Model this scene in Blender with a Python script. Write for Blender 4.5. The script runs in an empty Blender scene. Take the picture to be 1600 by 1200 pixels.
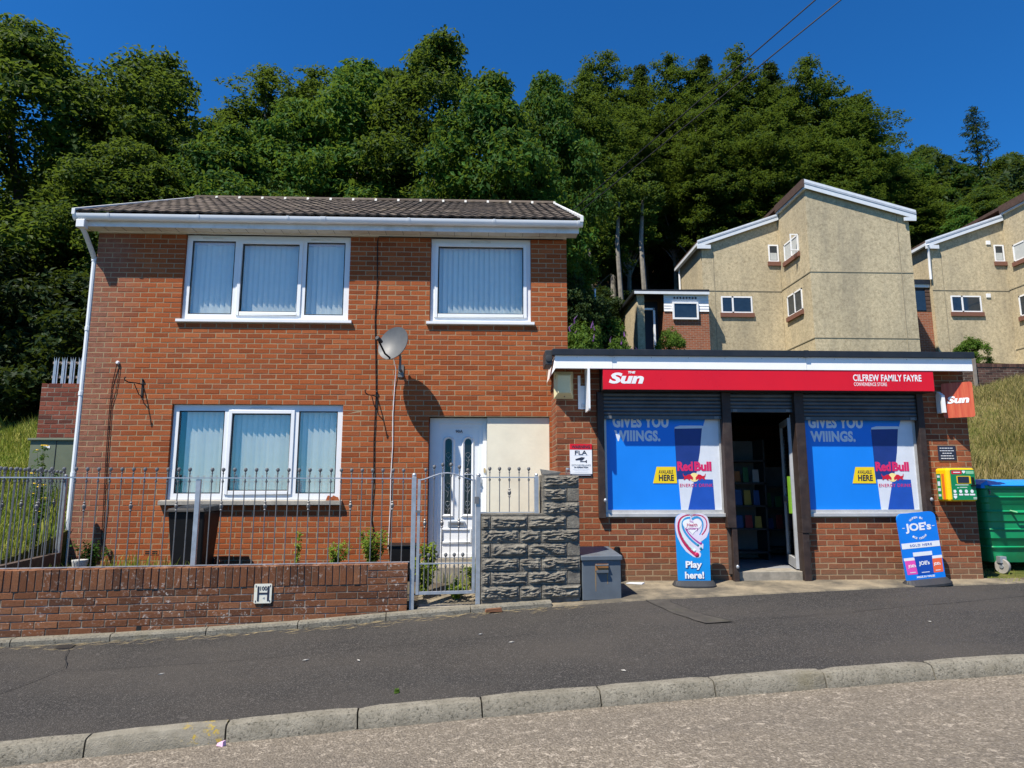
import bpy, bmesh, math, random
import numpy as np
from mathutils import Vector, Matrix, noise as mnoise

SC = bpy.context.scene
COL = SC.collection
R = random.Random(11)
rad = math.radians

# ------------------------------------------------------------------ camera, sky, sun, exposure
cam = bpy.data.cameras.new("camera")
cam_o = bpy.data.objects.new("camera", cam)
COL.objects.link(cam_o)
cam_o.location = (5.737, -9.792, 1.1326)
cam_o.rotation_euler = (rad(90 + 8.802), 0, rad(-2.256))
cam.sensor_width = 36.0
cam.lens = 23.766
cam.clip_start = 0.1
cam.clip_end = 2000
SC.camera = cam_o

SUN = Vector((-0.394, -0.355, 0.848)).normalized()      # direction towards the sun
world = bpy.data.worlds.new("World")
SC.world = world
world.use_nodes = True
wn = world.node_tree
wn.nodes.clear()
sky = wn.nodes.new("ShaderNodeTexSky")
sky.sky_type = 'NISHITA'
sky.sun_disc = False
sky.sun_elevation = math.asin(SUN.z)
sky.sun_rotation = math.atan2(SUN.x, SUN.y)
sky.altitude = 100
sky.air_density = 1.0
sky.dust_density = 0.15
sky.ozone_density = 5.0
bg = wn.nodes.new("ShaderNodeBackground")
bg.inputs['Strength'].default_value = 0.056
wo = wn.nodes.new("ShaderNodeOutputWorld")
tint = wn.nodes.new("ShaderNodeMix"); tint.data_type = 'RGBA'; tint.blend_type = 'MULTIPLY'
tint.inputs[0].default_value = 1.0
tint.inputs[7].default_value = (.22, .95, 1.60, 1)      # clear, deep blue summer air
wn.links.new(sky.outputs[0], tint.inputs[6])
wn.links.new(tint.outputs[2], bg.inputs[0])
wn.links.new(bg.outputs[0], wo.inputs[0])

sl = bpy.data.lights.new("sun", 'SUN')
sl.energy = 5.0
sl.angle = rad(0.53)
sl.color = (1.0, 0.925, 0.81)
so = bpy.data.objects.new("sun", sl)
COL.objects.link(so)
so.location = (-20, -20, 40)
so.rotation_euler = SUN.to_track_quat('Z', 'Y').to_euler()

vs = SC.view_settings
vs.view_transform = 'Standard'
vs.look = 'None'
vs.exposure = 0.75
vs.gamma = 1.0
vs.use_curve_mapping = False
SC.cycles.max_bounces = 8
SC.cycles.transparent_max_bounces = 12

# ------------------------------------------------------------------ material helpers
class G:
    """small shader graph writer"""
    def __init__(s, name):
        s.m = bpy.data.materials.new(name)
        s.m.use_nodes = True
        s.t = s.m.node_tree
        s.t.nodes.clear()
        s.out = s.t.nodes.new("ShaderNodeOutputMaterial")
        s._pos = None
    def set(s, sock, v):
        if isinstance(v, bpy.types.NodeSocket):
            s.t.links.new(v, sock)
        elif v is not None:
            if isinstance(v, (tuple, list)) and len(v) == 3 and sock.type == 'RGBA':
                v = (*v, 1)
            sock.default_value = v
    def n(s, typ, attrs=None, **kw):
        n = s.t.nodes.new("ShaderNode" + typ)
        for k, v in (attrs or {}).items():
            setattr(n, k, v)
        for k, v in kw.items():
            s.set(n.inputs[k.replace('_', ' ')], v)
        return n
    @property
    def pos(s):
        if s._pos is None:
            s._pos = s.n("NewGeometry").outputs["Position"]
        return s._pos
    def noise(s, scale, detail=4, rough=.6, vec=None, dist=0):
        return s.n("TexNoise", Vector=vec or s.pos, Scale=scale, Detail=detail, Roughness=rough, Distortion=dist).outputs[0]
    def math(s, op, a, b=0.0, c=None, clamp=False):
        n = s.t.nodes.new("ShaderNodeMath"); n.operation = op; n.use_clamp = clamp
        s.set(n.inputs[0], a); s.set(n.inputs[1], b)
        if c is not None: s.set(n.inputs[2], c)
        return n.outputs[0]
    def mix(s, f, a, b, mode='MIX'):
        n = s.t.nodes.new("ShaderNodeMix"); n.data_type = 'RGBA'; n.blend_type = mode
        s.set(n.inputs[0], f); s.set(n.inputs[6], a); s.set(n.inputs[7], b)
        return n.outputs[2]
    def step(s, v, lo, hi):
        n = s.t.nodes.new("ShaderNodeMapRange"); n.clamp = True
        s.set(n.inputs[0], v); s.set(n.inputs[1], lo); s.set(n.inputs[2], hi)
        return n.outputs[0]
    def ramp(s, f, stops):
        n = s.t.nodes.new("ShaderNodeValToRGB")
        e = n.color_ramp.elements
        while len(e) < len(stops): e.new(0.5)
        for i, (p, c) in enumerate(stops):
            e[i].position = p; e[i].color = (*c, 1)
        s.set(n.inputs[0], f)
        return n.outputs[0]
    def rnd(s):
        a = s.n("ObjectInfo").outputs["Random"]
        b = s.n("NewGeometry").outputs["Random Per Island"]
        return s.math('FRACT', s.math('ADD', a, b))
    def bump(s, h, strength=.3, dist=.01):
        return s.n("Bump", Height=h, Strength=strength, Distance=dist).outputs[0]
    def stretch(s, v):
        return s.n("Mapping", Vector=s.pos, Scale=v).outputs[0]
    def done(s, col, rough=.6, normal=None, metal=0.0, spec=.4, **kw):
        b = s.n("BsdfPrincipled")
        s.set(b.inputs["Base Color"], col); s.set(b.inputs["Roughness"], rough)
        s.set(b.inputs["Metallic"], metal); s.set(b.inputs["Specular IOR Level"], spec)
        if normal is not None: s.set(b.inputs["Normal"], normal)
        for k, v in kw.items(): s.set(b.inputs[k.replace('_', ' ')], v)
        s.t.links.new(b.outputs[0], s.out.inputs[0])
        return s.m

def M(name, c, rough=.55, var=.12, scale=6.0, bump=0.0, bscale=120.0, metal=0.0, spec=.4, dirt=None, damt=.5, **kw):
    """paint / plain surface: base colour with mottling, fine relief and optional dirt patches"""
    g = G(name)
    n1 = g.noise(scale, 5)
    c0 = tuple(x * (1 - var) for x in c); c1 = tuple(min(1, x * (1 + var)) for x in c)
    col = g.mix(g.step(n1, .3, .7), c0, c1)
    if dirt:
        d = g.step(g.noise(scale * .45, 6, .7), .52, .75)
        col = g.mix(g.math('MULTIPLY', d, damt), col, dirt)
    nm = None
    if bump:
        nm = g.bump(g.noise(bscale, 3), bump, .006)
    r = g.math('ADD', g.math('MULTIPLY', g.math('SUBTRACT', n1, .5), .25), rough, clamp=True)
    return g.done(col, r, nm, metal, spec, **kw)

def brick_mat(name, stops, dirt=(.10, .08, .065), damt=.35, white=.0, wlo=.62, low=None, corner=None):
    g = G(name)
    r = g.rnd()
    col = g.ramp(r, stops)
    fine = g.noise(55, 5, .7)
    col = g.mix(.75, col, g.ramp(fine, [(.28, (.62, .60, .58)), (.5, (1, 1, 1)), (.74, (1.22, 1.2, 1.16))]), 'MULTIPLY')
    streak = g.noise(1.0, 5, .65, g.stretch((1.5, 1.5, 6.0)))
    col = g.mix(g.math('MULTIPLY', g.step(streak, .50, .74), damt), col, dirt)
    if low is not None:                                     # splash-back dirt in the bottom courses
        z = g.n("SeparateXYZ", Vector=g.pos).outputs[2]
        edge = g.math('ADD', z, g.math('MULTIPLY', g.noise(3.0, 5), .35))
        col = g.mix(g.math('MULTIPLY', g.math('SUBTRACT', 1.0, g.step(edge, low, low + .28)), .6), col, (.15, .105, .065))
    if corner is not None:                                  # bleached, sooty band beside the leaking downpipe
        x = g.n("SeparateXYZ", Vector=g.pos).outputs[0]
        cm = g.math('SUBTRACT', 1.0, g.step(g.math('ADD', x, g.math('MULTIPLY', g.noise(2.2, 5), .9)), corner, corner + .55))
        col = g.mix(g.math('MULTIPLY', cm, .55), col, g.ramp(g.noise(9, 4), [(.3, (.12, .075, .06)), (.7, (.27, .16, .125))]))
    if white:
        w = g.math('MULTIPLY', g.step(g.noise(26, 6, .75), wlo, wlo + .1), g.step(g.noise(1.6, 3), .42, .62))
        col = g.mix(g.math('MULTIPLY', w, white), col, (.58, .55, .5))
    nm = g.bump(g.math('ADD', fine, g.math('MULTIPLY', g.noise(190, 2), .6)), .55, .006)
    return g.done(col, .88, nm, 0, .2)

def glass_mat(name, ior=1.55, tint=(1, 1, 1)):
    g = G(name)
    geo = g.n("NewGeometry")
    dt = g.t.nodes.new("ShaderNodeVectorMath"); dt.operation = 'DOT_PRODUCT'
    g.t.links.new(geo.outputs["Normal"], dt.inputs[0]); g.t.links.new(geo.outputs["Incoming"], dt.inputs[1])
    f0 = ((ior - 1) / (ior + 1)) ** 2
    fr = g.math('ADD', f0, g.math('MULTIPLY', g.math('POWER', g.math('SUBTRACT', 1.0, g.math('ABSOLUTE', dt.outputs["Value"])), 5.0), 1 - f0))
    t = g.n("BsdfTransparent", Color=tint).outputs[0]
    gl = g.n("BsdfGlossy", Roughness=.015, Color=(1, 1, 1)).outputs[0]
    mx = g.t.nodes.new("ShaderNodeMixShader")
    g.set(mx.inputs[0], fr); g.t.links.new(t, mx.inputs[1]); g.t.links.new(gl, mx.inputs[2])
    g.t.links.new(mx.outputs[0], g.out.inputs[0])
    return g.m

def leaf_mat(name, stops, trans=.32, hue=.5):
    g = G(name)
    r = g.n("NewGeometry").outputs["Random Per Island"]
    o = g.n("ObjectInfo").outputs["Random"]
    big = g.noise(.55, 3)
    f = g.math('ADD', g.math('MULTIPLY', r, .45), g.math('ADD', g.math('MULTIPLY', g.math('SUBTRACT', big, .5), .9), g.math('MULTIPLY', o, .22)))
    f = g.math('ADD', f, .17, clamp=True)
    col = g.ramp(f, stops)
    b = g.n("BsdfPrincipled")
    g.set(b.inputs["Base Color"], col); g.set(b.inputs["Roughness"], .6); g.set(b.inputs["Specular IOR Level"], .12)
    tr = g.n("BsdfTranslucent", Color=g.mix(.5, col, (.30, .42, .05))).outputs[0]
    mx = g.t.nodes.new("ShaderNodeMixShader")
    mx.inputs[0].default_value = trans
    g.t.links.new(b.outputs[0], mx.inputs[1]); g.t.links.new(tr, mx.inputs[2])
    g.t.links.new(mx.outputs[0], g.out.inputs[0])
    return g.m

# ------------------------------------------------------------------ geometry helpers
ORG = {}
def tag(o, label=None, cat=None, group=None, kind=None):
    for k, v in (("label", label), ("category", cat), ("group", group), ("kind", kind)):
        if v: o[k] = v
    return o
def empty(name, loc, label=None, cat=None, group=None, rz=0.0, local=False):
    o = bpy.data.objects.new(name, None)
    COL.objects.link(o)
    o.location = loc
    o.rotation_euler = (0, 0, rz)
    o.empty_display_size = .2
    ORG[o.name] = Vector((0, 0, 0)) if local else Vector(loc)
    return tag(o, label, cat, group)
def put(name, me, parent=None, loc=(0, 0, 0), rot=(0, 0, 0), scale=(1, 1, 1)):
    o = bpy.data.objects.new(name, me)
    COL.objects.link(o)
    o.location = loc; o.rotation_euler = rot; o.scale = scale
    if parent is not None:
        o.parent = parent
        ORG[o.name] = ORG.get(parent.name, Vector((0, 0, 0)))
    else:
        ORG[o.name] = Vector((0, 0, 0))
    return o
def org(o): return ORG.get(o.name, Vector((0, 0, 0)))

class MB:
    def __init__(s): s.v = []; s.f = []; s.mi = []
    def add(s, vs_, fs, mi=0):
        b = len(s.v)
        s.v += [tuple(x) for x in vs_]
        s.f += [tuple(i + b for i in f) for f in fs]
        s.mi += [mi] * len(fs)
        return s
    def box(s, x0, x1, y0, y1, z0, z1, mi=0):
        return s.add([(x0, y0, z0), (x1, y0, z0), (x1, y1, z0), (x0, y1, z0), (x0, y0, z1), (x1, y0, z1), (x1, y1, z1), (x0, y1, z1)],
                     [(0, 3, 2, 1), (4, 5, 6, 7), (0, 1, 5, 4), (1, 2, 6, 5), (2, 3, 7, 6), (3, 0, 4, 7)], mi)
    def hexa(s, bot, top, mi=0):
        return s.add(list(bot) + list(top), [(0, 3, 2, 1), (4, 5, 6, 7), (0, 1, 5, 4), (1, 2, 6, 5), (2, 3, 7, 6), (3, 0, 4, 7)], mi)
    def prism(s, poly, a, b, axis='y', mi=0):
        """poly: 2D outline (counter-clockwise seen from the low end); axis y: (x,z), x: (y,z), z: (x,y)"""
        n = len(poly)
        def p3(p, t):
            return {'y': (p[0], t, p[1]), 'x': (t, p[0], p[1]), 'z': (p[0], p[1], t)}[axis]
        vs_ = [p3(p, a) for p in poly] + [p3(p, b) for p in poly]
        fs = [tuple(range(n)), tuple(range(2 * n - 1, n - 1, -1))]
        fs += [(i, i + n, (i + 1) % n + n, (i + 1) % n) for i in range(n)]
        return s.add(vs_, fs, mi)
    def tube(s, pts, r, n=8, mi=0, cap=True):
        pts = [Vector(p) for p in pts]
        rs = r if isinstance(r, (list, tuple)) else [r] * len(pts)
        vs_, fs = [], []
        up = None
        for i, p in enumerate(pts):
            d = (pts[min(i + 1, len(pts) - 1)] - pts[max(i - 1, 0)]).normalized()
            if up is None:
                up = d.orthogonal().normalized()
            else:
                up = (up - d * up.dot(d))
                up = up.normalized() if up.length > 1e-6 else d.orthogonal().normalized()
            w = d.cross(up)
            for k in range(n):
                a = 2 * math.pi * (k + .5) / n
                vs_.append(p + (up * math.cos(a) + w * math.sin(a)) * rs[i])
        for i in range(len(pts) - 1):
            for k in range(n):
                k2 = (k + 1) % n
                fs.append((i * n + k, i * n + k2, (i + 1) * n + k2, (i + 1) * n + k))
        if cap:
            fs.append(tuple(range(n - 1, -1, -1))); e = (len(pts) - 1) * n
            fs.append(tuple(range(e, e + n)))
        return s.add(vs_, fs, mi)
    def lathe(s, prof, c=(0, 0, 0), n=16, axis=(0, 0, 1), mi=0):
        """prof: list of (radius, height along axis)"""
        ax = Vector(axis).normalized(); u = ax.orthogonal().normalized(); w = ax.cross(u); c = Vector(c)
        vs_, fs = [], []
        for r, h in prof:
            for k in range(n):
                a = 2 * math.pi * k / n
                vs_.append(c + ax * h + (u * math.cos(a) + w * math.sin(a)) * r)
        for i in range(len(prof) - 1):
            for k in range(n):
                k2 = (k + 1) % n
                fs.append((i * n + k, i * n + k2, (i + 1) * n + k2, (i + 1) * n + k))
        fs.append(tuple(range(n - 1, -1, -1))); e = (len(prof) - 1) * n
        fs.append(tuple(range(e, e + n)))
        return s.add(vs_, fs, mi)
    def ball(s, c, r, n=10, m=6, mi=0, sc=(1, 1, 1)):
        vs_, fs = [], []
        for i in range(m + 1):
            t = math.pi * i / m
            for k in range(n):
                a = 2 * math.pi * k / n
                vs_.append((c[0] + r * sc[0] * math.sin(t) * math.cos(a), c[1] + r * sc[1] * math.sin(t) * math.sin(a), c[2] + r * sc[2] * math.cos(t)))
        for i in range(m):
            for k in range(n):
                k2 = (k + 1) % n
                fs.append((i * n + k, (i + 1) * n + k, (i + 1) * n + k2, i * n + k2))
        return s.add(vs_, fs, mi)
    def quad(s, a, b, c, d, mi=0): return s.add([a, b, c, d], [(0, 1, 2, 3)], mi)
    def mesh(s, name, mats, bevel=0, smooth=False, off=(0, 0, 0)):
        me = bpy.data.meshes.new(name)
        ox, oy, oz = off
        me.from_pydata([(x - ox, y - oy, z - oz) for x, y, z in s.v], [], s.f)
        mats = mats if isinstance(mats, (list, tuple)) else [mats]
        for m in mats: me.materials.append(m)
        if len(mats) > 1: me.polygons.foreach_set("material_index", s.mi)
        if bevel:
            bm = bmesh.new(); bm.from_mesh(me)
            bmesh.ops.remove_doubles(bm, verts=bm.verts, dist=1e-6)
            bmesh.ops.recalc_face_normals(bm, faces=bm.faces)
            ed = [e for e in bm.edges if len(e.link_faces) == 2 and e.calc_face_angle(0) > .5]
            bmesh.ops.bevel(bm, geom=ed, offset=bevel, segments=2, affect='EDGES', profile=.5, clamp_overlap=True)
            bm.to_mesh(me); bm.free()
        else:
            bm = bmesh.new(); bm.from_mesh(me)
            bmesh.ops.recalc_face_normals(bm, faces=bm.faces)
            bm.to_mesh(me); bm.free()
        if smooth:
            me.polygons.foreach_set("use_smooth", [True] * len(me.polygons))
            try: me.set_sharp_from_angle(angle=rad(35))
            except Exception: pass
        me.update()
        return me
    def build(s, name, mats, parent=None, bevel=0, smooth=False):
        off = org(parent) if parent is not None else (0, 0, 0)
        return put(name, s.mesh(name, mats, bevel, smooth, off), parent)

def fastmesh(name, verts, quads, mats, tri=False, mi=None, smooth=False):
    me = bpy.data.meshes.new(name)
    k = 3 if tri else 4
    n = len(quads)
    me.vertices.add(len(verts)); me.vertices.foreach_set("co", np.asarray(verts, np.float32).ravel())
    me.loops.add(n * k); me.loops.foreach_set("vertex_index", np.asarray(quads, np.int32).ravel())
    me.polygons.add(n)
    me.polygons.foreach_set("loop_start", np.arange(0, n * k, k, dtype=np.int32))
    me.polygons.foreach_set("loop_total", np.full(n, k, np.int32))
    for m in (mats if isinstance(mats, (list, tuple)) else [mats]): me.materials.append(m)
    if mi is not None: me.polygons.foreach_set("material_index", np.asarray(mi, np.int32))
    me.polygons.foreach_set("use_smooth", np.full(n, bool(smooth)))
    me.update(calc_edges=True)
    me.validate()
    return me

def ring(x0, x1, z0, z1, r, n=5, rt=None, rb=None):
    """rounded rectangle outline in (x,z)"""
    pts = []
    rt = r if rt is None else rt; rb = r if rb is None else rb
    for cx, cz, a0, rr in ((x1 - rb, z0 + rb, -90, rb), (x1 - rt, z1 - rt, 0, rt), (x0 + rt, z1 - rt, 90, rt), (x0 + rb, z0 + rb, 180, rb)):
        if rr < 1e-5: pts.append((cx, cz)); continue
        for i in range(n + 1):
            a = rad(a0 + 90 * i / n)
            pts.append((cx + rr * math.cos(a), cz + rr * math.sin(a)))
    return pts

def text_mesh(body, width, height, mat, bold=0.0, shear=0.0, thick=.0015, spacing=1.0):
    """flat lettering scaled to width x height, lower left at the origin, in the XZ plane facing -Y"""
    cu = bpy.data.curves.new("t", 'FONT')
    cu.body = body; cu.offset = bold; cu.shear = shear; cu.space_character = spacing
    cu.resolution_u = 3
    ob = bpy.data.objects.new("t", cu)
    COL.objects.link(ob)
    bpy.context.view_layer.update()
    me = bpy.data.meshes.new_from_object(ob.evaluated_get(bpy.context.evaluated_depsgraph_get()))
    bpy.data.objects.remove(ob); bpy.data.curves.remove(cu)
    n = len(me.vertices)
    co = np.empty(n * 3, np.float32); me.vertices.foreach_get("co", co); co = co.reshape(-1, 3)
    mn = co.min(0); mx = co.max(0)
    s = np.zeros_like(co)
    s[:, 0] = (co[:, 0] - mn[0]) / max(mx[0] - mn[0], 1e-6) * width
    s[:, 2] = (co[:, 1] - mn[1]) / max(mx[1] - mn[1], 1e-6) * height
    me.vertices.foreach_set("co", s.ravel())
    bm = bmesh.new(); bm.from_mesh(me)
    fs = list(bm.faces)
    bmesh.ops.recalc_face_normals(bm, faces=fs)
    if fs and sum(f.normal.y for f in fs) > 0: bmesh.ops.reverse_faces(bm, faces=fs)
    ext = bmesh.ops.extrude_face_region(bm, geom=fs)
    bmesh.ops.translate(bm, verts=[v for v in ext['geom'] if isinstance(v, bmesh.types.BMVert)], vec=(0, -thick, 0))
    bm.to_mesh(me); bm.free()
    me.materials.clear(); me.materials.append(mat)
    me.polygons.foreach_set("use_smooth", [False] * len(me.polygons))
    me.update()
    return me
def text(body, x, y, z, width, height, mat, parent, bold=0.0, shear=0.0, rot=(0, 0, 0), name="lettering", spacing=1.0):
    me = text_mesh(body, width, height, mat, bold, shear, spacing=spacing)
    me.name = name
    o = org(parent)
    return put(name, me, parent, (x - o.x, y - o.y, z - o.z), rot)
def flat(name, poly, y, mat, parent, t=.0015):
    """thin flat shape standing in the XZ plane, front face at y - t"""
    return MB().prism(poly, y - t, y, 'y').build(name, mat, parent)
def copy_tree(o, parent=None):
    c = o.copy(); COL.objects.link(c); c.parent = parent
    ORG[c.name] = org(o)
    for ch in list(o.children): copy_tree(ch, c)
    return c

# ------------------------------------------------------------------ materials
BR_STOPS = [(0, (.22, .055, .017)), (.10, (.25, .063, .019)), (.4, (.285, .072, .021)), (.85, (.32, .085, .025)), (1, (.345, .105, .036))]
m_brick = brick_mat("red_brick", BR_STOPS, dirt=(.17, .10, .075), damt=.25, white=.18, wlo=.70, corner=.62, low=.10)
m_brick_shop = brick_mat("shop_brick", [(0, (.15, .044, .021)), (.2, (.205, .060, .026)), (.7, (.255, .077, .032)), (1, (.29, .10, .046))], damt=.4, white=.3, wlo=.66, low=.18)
m_brick_gdn = brick_mat("weathered_brick", [(0, (.085, .036, .019)), (.35, (.14, .056, .026)), (.75, (.185, .074, .034)), (1, (.225, .10, .048))], dirt=(.06, .045, .04), damt=.5, white=.8, wlo=.555)
m_mortar = M("mortar", (.30, .215, .125), .95, .2, 5, .4, 150, dirt=(.2, .16, .12), damt=.6)
m_mortar_d = M("grey_mortar", (.15, .125, .095), .95, .3, 8, .4, 150, dirt=(.5, .48, .44), damt=.7)
m_upvc = M("white_upvc", (.74, .76, .77), .32, .04, 3, spec=.45)
m_upvc_old = M("weathered_white_upvc", (.66, .68, .68), .45, .08, 4, dirt=(.25, .24, .18), damt=.55)
m_soffit = M("soffit_board", (.62, .60, .54), .5, .08, 5, dirt=(.3, .26, .16), damt=.5)
def _tile():
    g = G("concrete_roof_tile")
    col = g.ramp(g.rnd(), [(0, (.06, .047, .039)), (.5, (.095, .076, .062)), (1, (.14, .113, .09))])
    col = g.mix(g.math('MULTIPLY', g.step(g.noise(9, 6, .7), .45, .7), .6), col, (.06, .052, .042))
    col = g.mix(g.math('MULTIPLY', g.step(g.noise(5, 6, .7), .56, .7), .5), col, (.24, .19, .11))
    return g.done(col, .95, g.bump(g.noise(60, 5), .6, .01), 0, .2)
m_tile = _tile()
m_cement = M("cement_bedding", (.55, .54, .5), .95, .2, 9, .4, 120)
m_glass = glass_mat("window_glass", 1.85)
m_shopglass = glass_mat("door_glass", 1.5)
m_blind = M("mint_blind_fabric", (.72, .79, .71), .85, .04, 8)
m_rubber = M("black_gasket", (.012, .012, .012), .5, .1)
m_cream = M("cream_paint", (.72, .68, .54), .7, .06, 3, .25, 25, dirt=(.5, .42, .3), damt=.3)
m_leadglass = M("dark_glass", (.012, .014, .016), .12, .1, spec=.6)
m_lead = M("lead_came", (.35, .36, .37), .4, .1, metal=.6)
m_concrete = M("grey_concrete", (.30, .28, .24), .92, .22, 7, .6, 110, dirt=(.12, .11, .09), damt=.6)
m_step = M("step_concrete", (.26, .235, .19), .92, .25, 9, .6, 90, dirt=(.09, .085, .07), damt=.7)
m_galv = M("galvanised_steel", (.42, .45, .48), .42, .12, 14, metal=.55, spec=.5)
m_galv_d = M("dull_galvanised_bar", (.17, .172, .172), .5, .15, 20, metal=.4)
m_black = M("black_plastic", (.008, .0085, .0095), .5, .15, spec=.22)
m_blackmetal = M("black_iron", (.02, .018, .017), .55, .2)
m_darkgrey = M("dark_grey_plastic", (.03, .032, .035), .55, .15)
m_white = M("white_paint", (.78, .79, .80), .4, .04)
m_whitepvc = M("fascia_white", (.88, .87, .85), .3, .03, spec=.5)
m_felt = M("black_roof_trim", (.018, .02, .024), .4, .2)
m_red = M("sign_red", (.62, .006, .016), .3, .05, 2)
m_redprint = M("red_print", (.55, .01, .03), .35, .05)
m_blue = M("poster_blue", (.003, .20, .74), .5, .06, 1.2)
m_navy = M("can_navy", (.012, .035, .19), .35, .1)
m_canblue = M("can_blue", (.012, .075, .40), .35, .08)
m_silver = M("can_silver", (.62, .66, .72), .35, .06)
m_yellow = M("label_yellow", (.80, .58, .01), .4, .04)
m_sunyellow = M("pale_yellow", (.85, .70, .28), .4, .05)
m_magenta = M("logo_magenta", (.62, .02, .12), .4, .04)
m_skyblue = M("sign_blue", (.006, .25, .66), .33, .05)
m_pink = M("tub_pink", (.75, .08, .42), .4, .05)
m_orange = M("tub_orange", (.80, .13, .05), .4, .05)
m_crimson = M("swirl_crimson", (.45, .02, .09), .35, .05)
m_teal = M("ball_teal", (.02, .22, .32), .3, .05)
m_ink = M("dark_ink", (.02, .025, .045), .5, .05)
m_greyink = M("grey_ink", (.30, .32, .34), .5, .05)
m_wood_dk = M("brown_stained_timber", (.030, .018, .014), .6, .35, 9, .4, 60, dirt=(.075, .062, .054), damt=.5)
m_wood_face = M("faded_timber", (.075, .055, .045), .7, .3, 12, .4, 60)
m_shutter = M("shutter_steel", (.085, .095, .105), .45, .25, 6, metal=.5)
m_cabgrey = M("grey_box_paint", (.105, .125, .145), .42, .12, 5)
m_rust = M("rust", (.26, .12, .04), .85, .35, 30)
m_beigebox = M("alarm_cream_plastic", (.62, .56, .33), .45, .05)
m_aed_y = M("cabinet_yellow", (.85, .52, .005), .3, .04)
m_aed_g = M("cabinet_green", (.004, .21, .075), .3, .05)
m_aed_o = M("cabinet_orange", (.75, .16, .02), .35, .05)
m_bin_g = M("bin_green", (.008, .27, .10), .38, .15, 3, dirt=(.05, .09, .02), damt=.5)
m_bin_b = M("lid_blue", (.01, .22, .60), .42, .08)
m_render = None
m_asph = None
m_dishg = M("dish_grey", (.085, .091, .096), .5, .08, 9)
m_bark = M("bark", (.085, .07, .055), .95, .3, 6, .8, 30)
m_palebark = M("pale_bark", (.20, .185, .155), .95, .35, 5, .6, 30)
m_soil = M("soil", (.07, .055, .038), .98, .35, 5, .8, 40, dirt=(.10, .11, .04), damt=.6)
m_twig = M("dry_stem", (.10, .09, .04), .9, .2)
m_dark_int = M("dim_interior_paint", (.16, .155, .15), .8, .15)
m_cabinet_olive = M("cabinet_olive", (.115, .14, .095), .6, .12, 4, dirt=(.16, .15, .09), damt=.4)

def _render():
    g = G("pebbledash_render")
    v = g.n("TexVoronoi", Vector=g.pos, Scale=16.0).outputs["Distance"]
    peb = g.step(g.noise(34, 5, .75), .30, .70)
    big = g.step(g.noise(.5, 6, .65, g.stretch((1, 1, .45))), .42, .70)
    col = g.mix(peb, (.36, .30, .195), (.60, .51, .34))
    col = g.mix(g.math('MULTIPLY', big, .5), col, (.23, .205, .15))
    spk = g.noise(9, 4, .85)
    col = g.mix(.85, col, g.ramp(spk, [(.32, (.60, .58, .54)), (.5, (1, 1, 1)), (.68, (1.28, 1.27, 1.24))]), 'MULTIPLY')
    run = g.step(g.noise(1.0, 5, .7, g.stretch((1.6, 1.6, .22))), .50, .66)
    col = g.mix(g.math('MULTIPLY', run, .35), col, (.20, .18, .14))
    return g.done(col, .95, g.bump(g.noise(45, 3), .35, .012), 0, .15)
m_render = _render()
def _asphalt():
    g = G("asphalt")
    agg = g.n("TexVoronoi", Vector=g.pos, Scale=150.0).outputs["Color"]
    a = g.n("SeparateColor", Color=agg).outputs[0]
    col = g.ramp(a, [(0, (.016, .0155, .015)), (.55, (.032, .030, .0285)), (.86, (.055, .052, .048)), (1, (.14, .13, .12))])
    worn = g.step(g.noise(.75, 6, .6), .40, .68)
    col = g.mix(g.math('MULTIPLY', worn, .45), col, (.060, .055, .049))
    blotch = g.step(g.noise(7, 5, .7), .56, .8)
    col = g.mix(g.math('MULTIPLY', blotch, .4), col, (.019, .018, .018))
    spot = g.step(g.noise(38, 2), .745, .77)
    col = g.mix(g.math('MULTIPLY', spot, .65), col, (.34, .32, .29))
    big = g.step(g.noise(.35, 4, .6, g.stretch((1, 2.2, 1))), .42, .62)
    col = g.mix(g.math('MULTIPLY', big, .35), col, (.078, .068, .057))
    gum = g.step(g.noise(9, 2), .70, .73)
    col = g.mix(g.math('MULTIPLY', gum, .35), col, (.13, .12, .11))
    h = g.math('ADD', g.n("TexVoronoi", Vector=g.pos, Scale=110.0).outputs["Distance"], g.noise(260, 3))
    return g.done(col, .9, g.bump(h, .7, .008), 0, .25)
m_asph = _asphalt()
def _road():
    g = G("worn_road_surface")
    agg = g.n("TexVoronoi", Vector=g.pos, Scale=72.0).outputs["Color"]
    a = g.n("SeparateColor", Color=agg).outputs[0]
    col = g.ramp(a, [(0, (.115, .098, .075)), (.4, (.18, .153, .118)), (.8, (.225, .193, .15)), (1, (.34, .295, .235))])
    big = g.step(g.noise(1.1, 6, .65), .38, .66)
    col = g.mix(g.math('MULTIPLY', big, .4), col, (.155, .132, .103))
    tr_ = g.step(g.noise(.45, 5, .6, g.stretch((.5, 1.6, 1))), .44, .60)
    col = g.mix(g.math('MULTIPLY', tr_, .5), col, (.115, .102, .085))
    chip = g.step(g.noise(15, 6, .8, None, .6), .55, .62)
    lt_ = g.step(g.noise(.6, 4), .45, .62)
    col = g.mix(g.math('MULTIPLY', chip, g.math('ADD', .35, g.math('MULTIPLY', lt_, .45))), col, (.47, .41, .33))
    dk = g.step(g.noise(8, 6, .75), .56, .70)
    col = g.mix(g.math('MULTIPLY', dk, .4), col, (.09, .081, .072))
    h = g.math('ADD', g.n("TexVoronoi", Vector=g.pos, Scale=60.0).outputs["Distance"], g.noise(90, 5))
    return g.done(col, .92, g.bump(h, .9, .012), 0, .2)
m_road = _road()
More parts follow.
